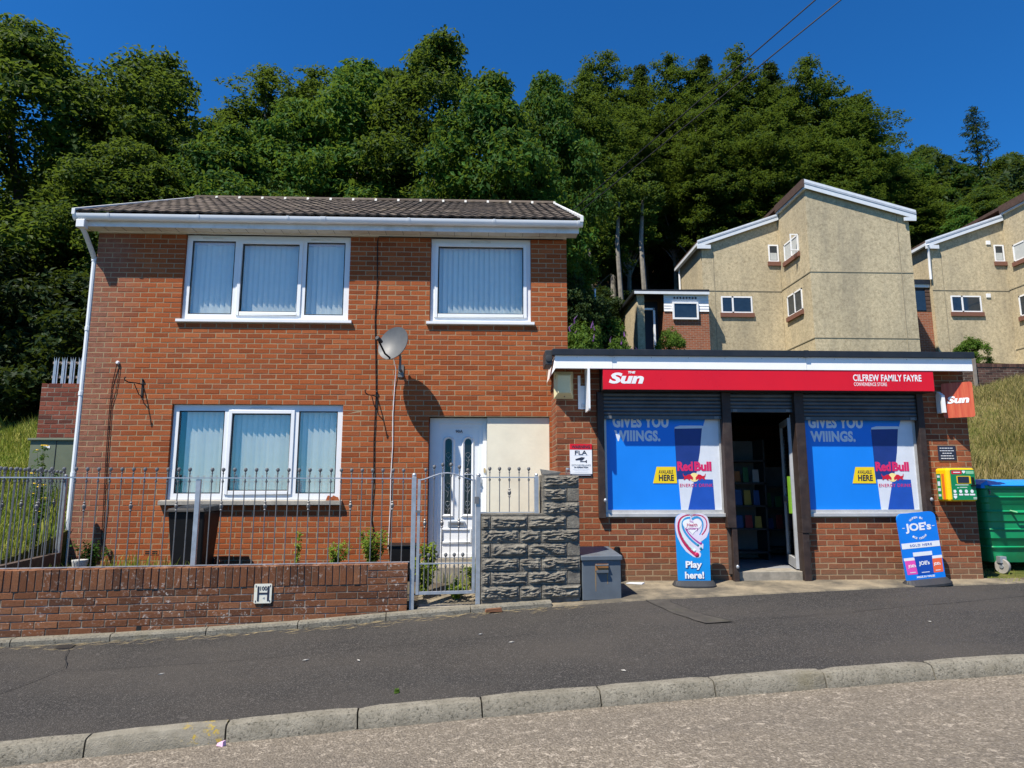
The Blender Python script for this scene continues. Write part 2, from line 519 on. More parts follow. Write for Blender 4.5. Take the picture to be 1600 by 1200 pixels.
def _kerb():
    g = G("kerb_concrete")
    pit = g.step(g.noise(48, 5, .7), .33, .47)
    col = g.mix(g.step(g.noise(6, 6, .7), .3, .7), (.155, .142, .110), (.27, .25, .20))
    col = g.mix(pit, (.075, .07, .055), col)
    col = g.mix(g.math('MULTIPLY', g.step(g.noise(2.1, 4), .60, .75), .6), col, (.17, .15, .095))
    return g.done(col, .95, g.bump(g.math('ADD', g.noise(48, 5), g.noise(160, 2)), .8, .012), 0, .2)
m_kerb = _kerb()
def _apron():
    g = G("old_apron_concrete")
    col = g.mix(g.step(g.noise(2.2, 6, .65), .38, .64), (.095, .084, .066), (.27, .225, .155))
    col = g.mix(g.math('MULTIPLY', g.step(g.noise(40, 5, .7), .56, .7), .6), col, (.085, .08, .068))
    return g.done(col, .95, g.bump(g.noise(60, 6), .7, .012), 0, .2)
m_apron = _apron()
def _ground():
    g = G("hillside_ground")
    y = g.n("SeparateXYZ", Vector=g.pos).outputs[1]
    far = g.step(g.math('ADD', y, g.math('MULTIPLY', g.noise(.3, 3), 4.0)), 15.0, 21.0)
    grass = g.ramp(g.noise(2.2, 6, .7), [(.3, (.05, .075, .015)), (.55, (.12, .12, .035)), (.75, (.20, .165, .07))])
    litter = g.ramp(g.noise(3.0, 6, .7), [(.3, (.022, .017, .010)), (.6, (.055, .038, .020)), (.8, (.05, .06, .015))])
    return g.done(g.mix(far, grass, litter), .98, g.bump(g.noise(9, 6), 1.0, .1), 0, .1)
m_ground = _ground()

GL_ = lambda r, g_, b: (r, g_, b)
m_leaf_oak = leaf_mat("oak_leaves", [(0, (0.0079, 0.0228, 0.0043)), (0.4, (0.0198, 0.0503, 0.0072)), (0.75, (0.0436, 0.0797, 0.0086)), (1, (0.0760, 0.1016, 0.0144))])
m_leaf_grn = leaf_mat("sycamore_leaves", [(0, (0.0095, 0.0344, 0.0051)), (0.4, (0.0222, 0.0718, 0.0090)), (0.75, (0.0436, 0.1196, 0.0141)), (1, (0.0792, 0.1579, 0.0224))])
m_leaf_bee = leaf_mat("beech_leaves", [(0, (0.0079, 0.0218, 0.0036)), (0.4, (0.0182, 0.0467, 0.0059)), (0.75, (0.0352, 0.0744, 0.0083)), (1, (0.0606, 0.1021, 0.0131))])
m_leaf_con = leaf_mat("dark_conifer_foliage", [(0, (0.0090, 0.0216, 0.0067)), (0.5, (0.0198, 0.0406, 0.0108)), (1, (0.0496, 0.0720, 0.0169))], .15)
m_leaf_shr = leaf_mat("shrub_leaves", [(0, (.018, .045, .008)), (.4, (.045, .10, .014)), (.8, (.11, .19, .028)), (1, (.18, .24, .045))])
m_leaf_weed = leaf_mat("weed_leaves", [(0, (.05, .08, .012)), (.4, (.12, .19, .02)), (.8, (.22, .28, .035)), (1, (.32, .32, .06))])
m_grass = leaf_mat("grass_blades", [(0, (0.0591, 0.1141, 0.0135)), (0.35, (0.1435, 0.2194, 0.0270)), (0.65, (0.2869, 0.2984, 0.0607)), (1, (0.5737, 0.4914, 0.1620))], .25)
m_leaf_ivy_shade = leaf_mat("shaded_ivy_leaves", [(0, (.006, .014, .004)), (.5, (.014, .032, .008)), (.85, (.028, .055, .014)), (1, (.06, .085, .03))], .12)  # ivy green painted darker to stand in for canopy shade
m_purple = M("purple_blossom", (.10, .035, .15), .8, .2)
m_yelflower = M("yellow_flower", (.80, .52, .01), .7, .1)

# ------------------------------------------------------------------ ground
_ys = [-3.4, -2.3, -1.0, 0.0, 2.0, 4.5, 7.0, 9.0, 12.0, 14.0, 20.0, 26.0, 40.0, 70.0, 120.0]
_zl = [.15, .24, .36, .62, 1.32, 2.2, 2.95, 4.0, 4.8, 5.5, 6.7, 8.8, 17.0, 33.0, 46.0]
_zr = [-.25, -.25, -.10, -.02, .62, 2.05, 3.25, 4.05, 5.0, 5.6, 6.7, 8.8, 17.0, 33.0, 46.0]
def tz(x, y):
    x = np.asarray(x, float); y = np.asarray(y, float)
    zl = np.interp(y, _ys, _zl); zr = np.interp(y, _ys, _zr)
    w = np.clip((x + 1) / 10, 0, 1)
    z = zl * (1 - w) + zr * w
    inside = (x > -.02) & (x < 12.42) & (y < 6.9)
    z = np.where(inside, -1.6, z)
    front = (y < -.75) & (x > 0)
    z = np.where(front, -1.6, z)
    z = np.where(y < -2.3102 + .1177 * (x - 1.0522) + .08, -1.7, z)
    z = z + np.where(~inside & (y > 1), .10 * np.sin(x * .9 + y * .5) + .06 * np.sin(x * 2.3 - y * 1.7), 0)
    return z
xs = np.unique(np.concatenate([np.linspace(-90, -6, 22), np.linspace(-6, 0, 16), [-.03, -.01, 12.41, 12.43], np.linspace(0, 12.4, 16), np.linspace(12.45, 26, 30), np.linspace(27, 110, 24)]))
ys = np.unique(np.concatenate([np.linspace(-60, -3, 6), np.arange(-3.4, -1.9, .04), [-.76, -.74, 6.89, 6.91], np.linspace(-2.5, 12, 40), np.linspace(12.5, 40, 30), np.linspace(42, 130, 20)]))
gx, gy = np.meshgrid(xs, ys)
gz = tz(gx, gy)
nx, ny = len(xs), len(ys)
ii = (np.arange(ny - 1)[:, None] * nx + np.arange(nx - 1)[None]).ravel()
tag(put("hillside_terrain", fastmesh("hillside_terrain", np.stack([gx.ravel(), gy.ravel(), gz.ravel()], 1), np.stack([ii, ii + 1, ii + nx + 1, ii + nx], 1), m_ground, smooth=False)), kind="structure")

KA, KS, KC = .0776, .046, -.0081
def kerb_pt(s):
    l = KC * s * s if abs(s) < 5 else KC * 25 + KC * 10 * (abs(s) - 5)
    return Vector((6.636 + s * math.cos(KA) - l * math.sin(KA), -4.325 + s * math.sin(KA) + l * math.cos(KA), -.521 + KS * s))
def kerb_dir(s):
    d = kerb_pt(s + .2) - kerb_pt(s - .2)
    return math.atan2(d.y, d.x), math.atan2(d.z, math.hypot(d.x, d.y))
def kerb_at(x):
    s = (x - 6.636) / math.cos(KA)
    for _ in range(3): s += (x - kerb_pt(s).x) / math.cos(KA)
    return kerb_pt(s)
# road: one sheet that falls with the street
st = [-60, -30, -18] + [x * .75 for x in range(-16, 26)] + [26, 40, 70]
rv, rf = [], []
for i, x in enumerate(st):
    k = kerb_at(6.6 + x)
    for j, d in enumerate((0.02, -.5, -1.2, -2.2, -3.5, -6, -12, -40)):
        rv.append((k.x, k.y + d, k.z + (.02 * min(-d, 3.5) if d < 0 else 0)))
for i in range(len(st) - 1):
    for j in range(7):
        a = i * 8 + j
        rf.append((a, a + 1, a + 9, a + 8))
tag(put("road", fastmesh("road", np.array(rv), np.array(rf), m_road, smooth=True)), kind="structure")
# kerb stones
kerb_root = tag(empty("kerb", (0, 0, -.6)), kind="structure")
def kerb_mesh(k, L=.905):
    rr = random.Random(k)
    mb = MB()
    prof = [(-.012, -.15), (-.012, .012), (.010, .085), (.030, .112), (.055, .118), (.135, .120), (.135, -.15)]
    n = 6
    vs_, fs = [], []
    for i in range(n + 1):
        x = -L / 2 + L * i / n
        ch = .008 if i in (0, n) else 0
        for (y, z) in prof:
            w = rr.uniform(-.003, .003)
            vs_.append((x + (0), y + (ch if y < .03 else 0) + w, z - (ch if z > .1 else 0) + w * .5))
    m = len(prof)
    for i in range(n):
        for j in range(m):
            j2 = (j + 1) % m
            fs.append((i * m + j, i * m + j2, (i + 1) * m + j2, (i + 1) * m + j))
    fs += [tuple(range(m)), tuple(range(n * m + m - 1, n * m - 1, -1))]
    return mb.add(vs_, fs).mesh("kerb_stone", m_kerb, smooth=True)
kms = [kerb_mesh(k) for k in range(4)]
def _kerby():
    g = G("kerb_concrete_with_yellow_paint")
    col = g.mix(g.step(g.noise(6, 6, .7), .3, .7), (.155, .142, .110), (.27, .25, .20))
    x = g.n("SeparateXYZ", Vector=g.n("TexCoord").outputs["Object"]).outputs[0]
    ym = g.math('MULTIPLY', g.step(g.noise(14, 5, .7), .55, .62), g.step(x, .10, .25))
    col = g.mix(g.math('MULTIPLY', ym, .8), col, (.42, .30, .03))
    return g.done(col, .95, g.bump(g.math('ADD', g.noise(48, 5), g.noise(160, 2)), .8, .012), 0, .2)
km_y = kms[0].copy(); km_y.materials.clear(); km_y.materials.append(_kerby())
for i in range(-22, 26):
    s = .915 * i - .457 + .003
    a, b = kerb_dir(s)
    p = kerb_pt(s)
    put("kerb_stone", km_y if i == -3 else kms[i % 4], kerb_root, (p.x, p.y, p.z + .6 + R.uniform(-.003, .003)), (0, -b, a + R.uniform(-.004, .004)))
MBp = MB()
# footpath
BX = [-40, .85, 1.5, 2.6, 3.3, 4.2, 4.9, 6.9, 7.4, 9.4, 11, 12.5, 14, 40]
BZ = [-2.4, -.450, -.440, -.407, -.381, -.338, -.285, -.190, -.165, -.125, -.105, -.09, -.05, 1.4]
BY = [-7.1, -2.435, -2.357, -2.227, -2.144, -2.037, -1.96, -1.722, -1.68, -1.40, -1.13, -.98, -.80, 2.2]
fx = np.unique(np.concatenate([np.linspace(-40, -2, 20), np.linspace(-2, 16, 91), np.linspace(16, 40, 14)]))
fv, ff = [], []
NV = 16
for i, x in enumerate(fx):
    k = kerb_at(x)
    yb = float(np.interp(x, BX, BY)); zb = float(np.interp(x, BX, BZ))
    yf, zf = k.y + .125, k.z + .112
    for j in range(NV):
        t = j / (NV - 1)
        u = .006 * math.sin(x * 1.7 + t * 5) + .004 * math.sin(x * 4.1 - t * 9)
        fv.append((x, yb + (yf - yb) * t, zb + (zf - zb) * t + (u if 0 < j < NV - 1 else 0)))
for i in range(len(fx) - 1):
    for j in range(NV - 1):
        a = i * NV + j
        ff.append((a, a + 1, a + NV + 1, a + NV))
footpath = tag(put("footpath", fastmesh("footpath", np.array(fv), np.array(ff), m_asph, smooth=True)), kind="structure")
def path_z(x, y):
    k = kerb_at(x); yb = float(np.interp(x, BX, BY)); zb = float(np.interp(x, BX, BZ))
    t = (y - yb) / (k.y + .125 - yb)
    return zb + (k.z + .112 - zb) * t
# concrete apron in front of the shop and behind the edging at the gate
av, af = [], []
ax_ = [4.95, 5.4, 5.9, 6.4, 6.9, 7.4, 8, 8.6, 9.2, 9.8, 10.4, 11, 11.6, 12.3, 12.9]
for x in ax_:
    yb = float(np.interp(x, BX, BY)); zb = float(np.interp(x, BX, BZ))
    y1 = -.66 if x > 6.6 else -1.3
    z1 = -.058 if x > 6.6 else -.12
    for t in (0, .33, .66, 1):
        av.append((x, yb - .03 + (y1 - yb + .03) * t, zb + .012 + (z1 - zb - .012) * t + (-.05 if t == 0 else 0)))
        if t == 0: av.append((x, yb, zb + .014))
for i in range(len(ax_) - 1):
    for j in range(4):
        a = i * 5 + j
        af.append((a, a + 5, a + 6, a + 1))
tag(put("shop_apron", fastmesh("shop_apron", np.array(av), np.array(af), m_apron)), kind="structure")
# thin cracks and old joint lines in the asphalt
m_crack = M("crack_tar", (.010, .010, .010), .9, .2)
def crack(pts, w):
    v_, f_ = [], []
    P_ = []
    for (x0, y0), (x1, y1) in zip(pts, pts[1:]):
        n_ = max(2, int(math.hypot(x1 - x0, y1 - y0) / .12))
        P_ += [(x0 + (x1 - x0) * k / n_ + R.uniform(-.012, .012), y0 + (y1 - y0) * k / n_ + R.uniform(-.012, .012)) for k in range(n_)]
    for i, (x, y) in enumerate(P_):
        j = min(i + 1, len(P_) - 1); k = max(i - 1, 0)
        d = math.atan2(P_[j][1] - P_[k][1], P_[j][0] - P_[k][0]); ww = w * R.uniform(.4, 1.2)
        for s_ in (-1, 1):
            xx, yy = x - math.sin(d) * ww * s_, y + math.cos(d) * ww * s_
            v_.append((xx, yy, path_z(xx, yy) + .0085))
    f_ = [(2 * i, 2 * i + 2, 2 * i + 3, 2 * i + 1) for i in range(len(P_) - 1)]
    tag(put("asphalt_crack", fastmesh("asphalt_crack", np.array(v_), np.array(f_), m_crack)), kind="structure")
crack([(8.3, -2.62), (9.4, -2.45), (10.8, -2.15), (12.6, -1.75), (15, -1.2)], .004)
crack([(1.55, -2.5), (1.9, -3.1), (1.7, -3.9)], .004); crack([(1.0, -2.6), (.9, -3.3), (1.2, -4.0)], .003)
crack([(1.9, -3.2), (3.2, -3.15), (4.9, -2.9), (6.4, -2.75)], .0025)
crack([(7.62, -1.66), (7.80, -2.28), (8.0, -2.66), (8.3, -2.62), (8.05, -2.25), (7.86, -1.62)], .0028)
# low concrete edging along the back of the footpath
WA = .11711
W0 = Vector((1.0522, -2.3102, 0))
WD = Vector((math.cos(WA), math.sin(WA), 0)); WN = Vector((math.sin(WA), -math.cos(WA), 0))   # along the wall, towards the street
edge_root = tag(empty("path_edging", (1.05, -2.4, -.45)), kind="structure")
for i in range(-3, 6):
    s0 = -.12 + .935 * i; s1 = s0 + .925
    pts = []
    for s in (s0, s1):
        q = W0 + WD * s
        zb = float(np.interp(q.x, BX, BZ))
        for o, z in ((.11, zb - .05), (.11, zb + .045), (.095, zb + .068), (-.02, zb + .072), (-.02, zb - .05)):
            pts.append(q + WN * o + Vector((0, 0, z)))
    MB().add(pts, [(0, 1, 2, 3, 4), (9, 8, 7, 6, 5), (0, 5, 6, 1), (1, 6, 7, 2), (2, 7, 8, 3), (3, 8, 9, 4)]).build("edging_stone", m_kerb, edge_root)
# garden ground between wall and house
gv = [(-.02, -.02, .10), (2.2, -.02, .09), (4.4, -.02, .02), (6.72, -.02, -.12), (.42, -2.28, .14), (2.3, -2.06, .12), (4.55, -1.8, -.20), (6.7, -1.5, -.24)]
gv += [(x, (a + b) / 2, (c + d) / 2 + .02) for (x, a, c), (_, b, d) in zip(gv[:4], gv[4:])]
tag(put("garden_soil", fastmesh("garden_soil", np.array(gv), np.array([(8, 9, 1, 0), (9, 10, 2, 1), (10, 11, 3, 2), (4, 5, 9, 8), (5, 6, 10, 9), (6, 7, 11, 10)]), m_soil)), kind="structure")
gp_ = MB().hexa([(4.98, -1.80, -.35), (5.66, -1.72, -.35), (5.72, -.60, -.35), (5.02, -.60, -.35)], [(4.98, -1.80, -.205), (5.66, -1.72, -.195), (5.72, -.60, -.10), (5.02, -.60, -.10)]).build("garden_path", m_step)
tag(gp_, kind="structure")
# old trench repair in the asphalt and a small square cover
tp = [(7.62, -1.66), (7.86, -1.62), (8.05, -2.25), (8.30, -2.62), (8.0, -2.66), (7.80, -2.28)]
tag(MB().add([(x, y, path_z(x, y) + .006) for x, y in tp], [tuple(range(len(tp)))[::-1]]).build("trench_repair", M("repair_asphalt", (.050, .045, .038), .95, .3, 9, .6, 120, dirt=(.07, .075, .03), damt=.4)), kind="structure")
mb = MB(); cxy = [(1.42, -2.42), (1.58, -2.40), (1.60, -2.52), (1.44, -2.54)]
mb.hexa([(x, y, path_z(x, y) - .02) for x, y in cxy[::-1]], [(x, y, path_z(x, y) + .008) for x, y in cxy[::-1]])
tag(mb.build("stopcock_cover", m_blackmetal), "small dark square utility cover set in the footpath edge", "cover")

# ------------------------------------------------------------------ brickwork
_bcache = {}
def brick_mesh(L, h, d, mat, var):
    key = (round(L, 3), round(h, 3), d, mat.name, var)
    if key in _bcache: return _bcache[key]
    rr = random.Random(hash((round(L, 3), var)) & 0xffff)
    c = .0035
    f = [(c, 0, c), (L - c, 0, c), (L - c, 0, h - c), (c, 0, h - c)]
    f = [(x + rr.uniform(-.0012, .0012), rr.uniform(-.0012, .0012), z + rr.uniform(-.0012, .0012)) for x, _, z in f]
    e = [(0, c, 0), (L, c, 0), (L, c, h), (0, c, h)]
    b = [(0, d, 0), (L, d, 0), (L, d, h), (0, d, h)]
    fs = [(0, 1, 2, 3)] + [(4 + i, 4 + (i + 1) % 4, (i + 1) % 4, i) for i in range(4)] + [(8 + i, 8 + (i + 1) % 4, 4 + (i + 1) % 4, 4 + i) for i in range(4)]
    me = bpy.data.meshes.new("brick")
    me.from_pydata(f + e + b, [], fs)
    me.materials.append(mat); me.update()
    _bcache[key] = me
    return me
def course_bricks(intervals, z, off, pitch=.225, joint=.010):
    out = []
    for a, b in intervals:
        k = math.floor((a - off) / pitch) - 1
        cuts = [a]
        while True:
            k += 1
            u = off + k * pitch
            if u >= b - .045: break
            if u > a + .045: cuts.append(u)
        cuts.append(b)
        for i in range(len(cuts) - 1):
            u0 = cuts[i] + (joint / 2 if i else 0)
            u1 = cuts[i + 1] - (joint / 2 if i < len(cuts) - 2 else 0)
            if u1 - u0 > .02: out.append((u0, u1, z))
    return out
def minus(a, b, holes):
    segs = [(a, b)]
    for h0, h1 in holes:
        n = []
        for s0, s1 in segs:
            if h1 <= s0 or h0 >= s1: n.append((s0, s1)); continue
            if h0 > s0: n.append((s0, h0))
            if h1 < s1: n.append((h1, s1))
        segs = n
    return [s for s in segs if s[1] - s[0] > .02]
def field(u0, u1, zlo, zhi, openings, first=0.0, course=.075, skew=0.0):
    out = []
    r = math.floor(zlo / course + 1e-6)
    while r * course < zhi - .02:
        za = r * course + .005; zb = za + .065
        holes = [(o[0], o[1]) for o in openings if o[2] < zb - .012 and o[3] > za + .012]
        out += course_bricks(minus(u0, u1, holes), za, first + (.1125 if r % 2 else 0))
        r += 1
    return out
def lay(part, items, mat, keep=300, local=False):
    """items: (u0,u1,z,(ox,oy),rotz[,height,depth]); the nearest become objects, the rest one mesh"""
    o = Vector((0, 0, 0)) if local else org(part)
    C = Vector(cam_o.location)
    full = []
    for it in items:
        u0, u1, z, (ox, oy), rz = it[:5]
        h = it[5] if len(it) > 5 else .065
        d = it[6] if len(it) > 6 else .095
        p = Vector((ox + u0 * math.cos(rz), oy + u0 * math.sin(rz), z))
        full.append((p, rz, u1 - u0, h, d, R.randrange(4)))
    key = lambda t: (Vector(t[0]) - C).length - t[2] * 6
    full.sort(key=key)
    for p, rz, L, h, d, v in full[:keep]:
        put("brick", brick_mesh(L, h, d, mat, v), part, p - o + Vector((0, R.uniform(-.0012, .0012), R.uniform(-.001, .001))), (0, 0, rz + R.uniform(-.003, .003)))
    rest = full[keep:]
    if rest:
        V, F = [], []
        for p, rz, L, h, d, v in rest:
            me = brick_mesh(L, h, d, mat, v)
            b = len(V); c, s = math.cos(rz), math.sin(rz); j = R.uniform(-.0012, .0012)
            for q in me.vertices:
                x, y, zz = q.co
                V.append((p.x - o.x + x * c - y * s, p.y - o.y + x * s + y * c + j, p.z - o.z + zz))
            F += [tuple(i + b for i in f.vertices) for f in me.polygons]
        tag(put("brickwork", fastmesh("brickwork", np.array(V), np.array(F), mat), part), kind="stuff")
def slab(mb, u0, u1, z0, z1, openings, y0, y1, e=.004):
    xs_ = sorted({u0, u1, *[max(u0, o[0] - e) for o in openings], *[min(u1, o[1] + e) for o in openings]})
    zs_ = sorted({z0, z1, *[max(z0, o[2] - e) for o in openings], *[min(z1, o[3] + e) for o in openings]})
    for i in range(len(xs_) - 1):
        for j in range(len(zs_) - 1):
            cx, cz = (xs_[i] + xs_[i + 1]) / 2, (zs_[j] + zs_[j + 1]) / 2
            if any(o[0] - e < cx < o[1] + e and o[2] - e < cz < o[3] + e for o in openings): continue
            mb.box(xs_[i], xs_[i + 1], y0, y1, zs_[j], zs_[j + 1])
    return mb
def _bricktex(name):
    g = G(name)
    sp = g.n("SeparateXYZ", Vector=g.pos)
    v = g.n("CombineXYZ", X=g.math('ADD', sp.outputs[0], sp.outputs[1]), Y=sp.outputs[2]).outputs[0]
    b = g.n("TexBrick", Vector=v, Color1=(.22, .075, .04), Color2=(.30, .10, .05), Mortar=(.3, .26, .2), Scale=1.0, Mortar_Size=.006, Brick_Width=.225, Row_Height=.075)
    return g.done(b.outputs[0], .9, g.bump(g.noise(60, 4), .5, .01), 0, .2)
m_bricktex = _bricktex("distant_brick")

# ------------------------------------------------------------------ the house
house = empty("house", (3.475, 0, 0), "two storey red brick house with white windows and a tiled gable roof", "house")
OP = [(1.27, 3.70, 3.53, 4.905), (4.90, 6.41, 3.53, 4.905), (1.26, 3.68, .90, 2.325), (4.92, 6.67, -.3, 2.165)]
mb = slab(MB(), 0, 6.95, -.30, 4.905, OP, .0022, .10)
h_wall = mb.build("wall", m_mortar, house)
items = [(a, b, z, (0, 0), 0) for a, b, z in field(0, 6.95, -.30, 4.895, OP)]
lay(h_wall, items, m_brick, 300)
mb = MB()
mb.box(0, .10, .105, 7, -.3, 4.875); mb.box(6.85, 6.95, .105, 7, -.3, 4.875); mb.box(.1, 6.85, 6.9, 7, -.3, 4.875)
mb.add([(0, .1, 4.875), (0, 7, 4.875), (0, 3.5, 6.78)], [(0, 1, 2)]); mb.add([(6.95, .1, 4.875), (6.95, 7, 4.875), (6.95, 3.5, 6.78)], [(0, 1, 2)])
mb.build("side_wall", m_bricktex, house)
mb = MB(); mb.box(.11, 6.84, .11, 6.89, -.25, -.15); mb.box(.11, 6.84, .11, 6.89, 2.42, 2.52); mb.box(.11, 6.84, .9, 1.0, -.15, 4.85)
mb.build("interior", m_dark_int, house)
# air brick low on the wall
mb = MB().box(1.02, 1.235, -.003, .05, .23, .295)
ab = mb.build("air_brick", m_brick, h_wall)
for x in (1.045, 1.14):
    for z in (.243, .268): MB().box(x, x + .07, -.006, -.002, z, z + .013).build("slot", m_rubber, h_wall)
# roof
EY, EZ, RY, RZ = -.335, 5.075, 3.5, 6.99
sl_len = math.hypot(RY - EY, RZ - EZ); pit = math.atan2(RZ - EZ, RY - EY)
mb = MB()
mb.add([(-.17, EY + .05, EZ - .05), (7.14, EY + .05, EZ - .05), (7.14, RY, RZ - .06), (-.17, RY, RZ - .06), (7.14, 7.3, 5.02), (-.17, 7.3, 5.02)], [(0, 1, 2, 3), (3, 2, 4, 5)])
roof = mb.build("roof", m_tile, house)
def tile_mesh(k):
    rr = random.Random(k)
    w, l, n = .302, .40, 12
    vs_, fs = [], []
    for j, yy in enumerate((0, .0, l)):
        for i in range(n + 1):
            u = i / n
            zz = .015 * (math.sin(u * 4 * math.pi - math.pi / 2) * .5 + .5) ** 1.2 + (.013 if j == 1 else 0) + (-.003 if j == 2 else 0)
            if j == 0: zz -= .012
            vs_.append((u * w, yy + rr.uniform(-.003, .003) * (j < 2), zz + (0 if j else 0)))
    for j in range(2):
        for i in range(n):
            fs.append((j * (n + 1) + i, j * (n + 1) + i + 1, (j + 1) * (n + 1) + i + 1, (j + 1) * (n + 1) + i))
    return MB().add(vs_, fs).mesh("roof_tile", m_tile, smooth=True)
tms = [tile_mesh(k) for k in range(3)]
ho = org(house)
gauge = sl_len / 12
for r in range(12):
    for c in range(24):
        d = r * gauge
        x = -.165 + c * .3035
        p = Vector((x, EY + d * math.cos(pit), EZ + d * math.sin(pit) + .004)) - ho
        put("roof_tile", tms[(r * 7 + c * 3) % 3], roof, p + Vector((0, R.uniform(-.006, .006), R.uniform(-.002, .003))), (pit + .005, 0, R.uniform(-.006, .006)))
for i in range(16):
    x0 = -.17 + i * .457; x1 = min(x0 + .452, 7.14)
    pr = [(RY + .13 * math.cos(a), RZ - .035 + .085 * math.sin(a)) for a in [math.pi * k / 8 for k in range(9)]]
    MB().prism(pr, x0, x1, 'x').build("ridge_tile", m_tile, roof, smooth=True)
    MB().prism([(RY - .145, RZ - .055), (RY - .10, RZ - .055), (RY - .10, RZ - .005), (RY - .125, RZ + .0)], x1 - .03, x1 + .015, 'x').build("ridge_joint", m_cement, roof)
for x in (-.21, 7.12):
    mb = MB()
    pts = [(EY - .02, EZ - .05), (RY, RZ - .08), (7.3, 4.95), (7.3, 5.07), (RY, RZ + .030), (EY - .02, EZ + .038)]
    mb.prism(pts, x, x + .045, 'x')
    mb.build("verge_trim", m_upvc_old, roof)
MB().box(-.16, 7.10, -.215, .0, 4.903, 4.915).build("soffit", m_soffit, house)
s_part = house.children[-1]
for k in range(28):
    x = -.10 + k * .255
    MB().box(x, x + .004, -.212, -.004, 4.9005, 4.9035).build("soffit_joint", m_blackmetal, s_part)
MB().box(-.17, 7.11, -.240, -.217, 4.885, 5.035).build("fascia", m_upvc_old, house, bevel=.003)
MB().box(.0, 6.95, -.025, .0, 4.880, 4.903).build("soffit_bead", m_soffit, house)
# gutter: half-round trough with joints
gp = [(-.292 + .052 * math.cos(a), 5.045 + .088 * math.sin(a)) for a in [math.pi + math.pi * k / 10 for k in range(11)]]
gp += [(-.292 + .047 * math.cos(a), 5.045 + .082 * math.sin(a)) for a in [2 * math.pi - math.pi * k / 10 for k in range(11)]]
gut = MB().prism(gp, -.20, 7.16, 'x').build("gutter", m_upvc, house, smooth=True)
for x in (-.20, .28, 1.55, 2.83, 3.32, 4.58, 5.83, 7.08):
    w = .075 if x in (3.32,) else .035
    g2 = [(-.292 + .060 * math.cos(a), 5.047 + .096 * math.sin(a)) for a in [math.pi + math.pi * k / 10 for k in range(11)]]
    MB().prism(g2, x, x + w, 'x').build("gutter_bracket", m_upvc, gut, smooth=True)
# downpipe
mb = MB().tube([(-.09, -.28, 4.96), (-.09, -.28, 4.86), (-.075, -.20, 4.78), (-.05, -.02, 4.55), (-.045, .03, 4.47)], .034, 10)
mb.build("gutter_swan_neck", m_soffit, house, smooth=True)
mb = MB().tube([(-.045, .03, 4.50), (-.045, .03, 2.6), (-.05, .03, -.1)], .034, 10)
dp = mb.build("downpipe", m_upvc, house, smooth=True)
for z in (4.45, 3.4, 2.45, 1.3):
    MB().tube([(-.045, .03, z), (-.045, .03, z + .06)], .041, 10).build("pipe_clip", m_upvc, dp, smooth=True)
MB().box(-.15, -.03, -.33, -.22, 4.84, 4.96).build("gutter_outlet", m_upvc, house, bevel=.01)

def frame_bars(mb, x0, x1, z0, z1, w, y0, y1):
    mb.box(x0, x0 + w, y0, y1, z0, z1); mb.box(x1 - w, x1, y0, y1, z0, z1)
    mb.box(x0 + w, x1 - w, y0, y1, z1 - w, z1); mb.box(x0 + w, x1 - w, y0, y1, z0, z0 + w)
    return mb
def window(x0, x1, z0, z1, lights, y=.045, label=None, vent=None):
    """lights: (xa,xb,opens) glass spans; the frame fills the rest"""
    mb = MB()
    zf0, zf1 = z0, z1
    edges = [x0] + [v for l in lights for v in l[:2]] + [x1]
    for i in range(0, len(edges), 2):
        mb.box(edges[i], edges[i + 1], y, y + .065, zf0, zf1)
    for xa, xb, op in lights:
        mb.box(xa, xb, y, y + .065, zf0, zf0 + .085); mb.box(xa, xb, y, y + .065, zf1 - .085, zf1)
    w = mb.build("window", m_upvc, house)
    if label: w["label"] = label
    for xa, xb, op in lights:
        a, b, c, d = xa, xb, zf0 + .085, zf1 - .085
        if op:
            frame_bars(MB(), a - .012, b + .012, c - .012, d + .012, .050, y - .018, y + .03).build("casement", m_upvc, w, bevel=.004)
            a += .038; b -= .038; c += .038; d -= .038
        frame_bars(MB(), a - .002, b + .002, c - .002, d + .002, .016, y + .004, y + .02).build("gasket", m_rubber, w)
        MB().box(a, b, y + .022, y + .028, c, d).build("pane", m_glass, w)
    for vx in vent or []:
        MB().box(vx, vx + .30, y - .012, y, zf1 - .055, zf1 - .035).build("trickle_vent", m_upvc_old, w, bevel=.003)
    return w
w1 = window(1.275, 3.695, 3.585, 4.878, [(1.355, 1.985, 0), (2.060, 2.975, 1), (3.045, 3.615, 0)], vent=[1.5, 3.1])
w2 = window(4.905, 6.405, 3.585, 4.878, [(4.975, 6.335, 1)], vent=[5.5])
w3 = window(1.265, 3.675, .98, 2.325, [(1.345, 1.990, 0), (2.060, 2.975, 1), (3.045, 3.60, 0)], vent=[2.35])
for a, b in ((1.225, 3.76), (4.855, 6.455)):
    MB().prism([(.10, 3.53), (.10, 3.585), (.045, 3.585), (-.045, 3.576), (-.045, 3.538), (-.03, 3.53)], a, b, 'x').build("window_sill", m_upvc, house)
MB().prism([(.10, .905), (.10, .978), (.02, .978), (-.07, .965), (-.07, .905)], 1.19, 3.72, 'x').build("concrete_sill", m_concrete, house, bevel=.005)
for x in (3.50, 3.57):
    MB().hexa([(x, -.06, .968), (x + .12, -.06, .968), (x + .11, -.01, .972), (x + .01, -.02, .972)], [(x + .02, -.05, 1.03), (x + .10, -.05, 1.015), (x + .09, -.02, 1.01), (x + .03, -.03, 1.04)]).build("broken_brick", m_brick, house)
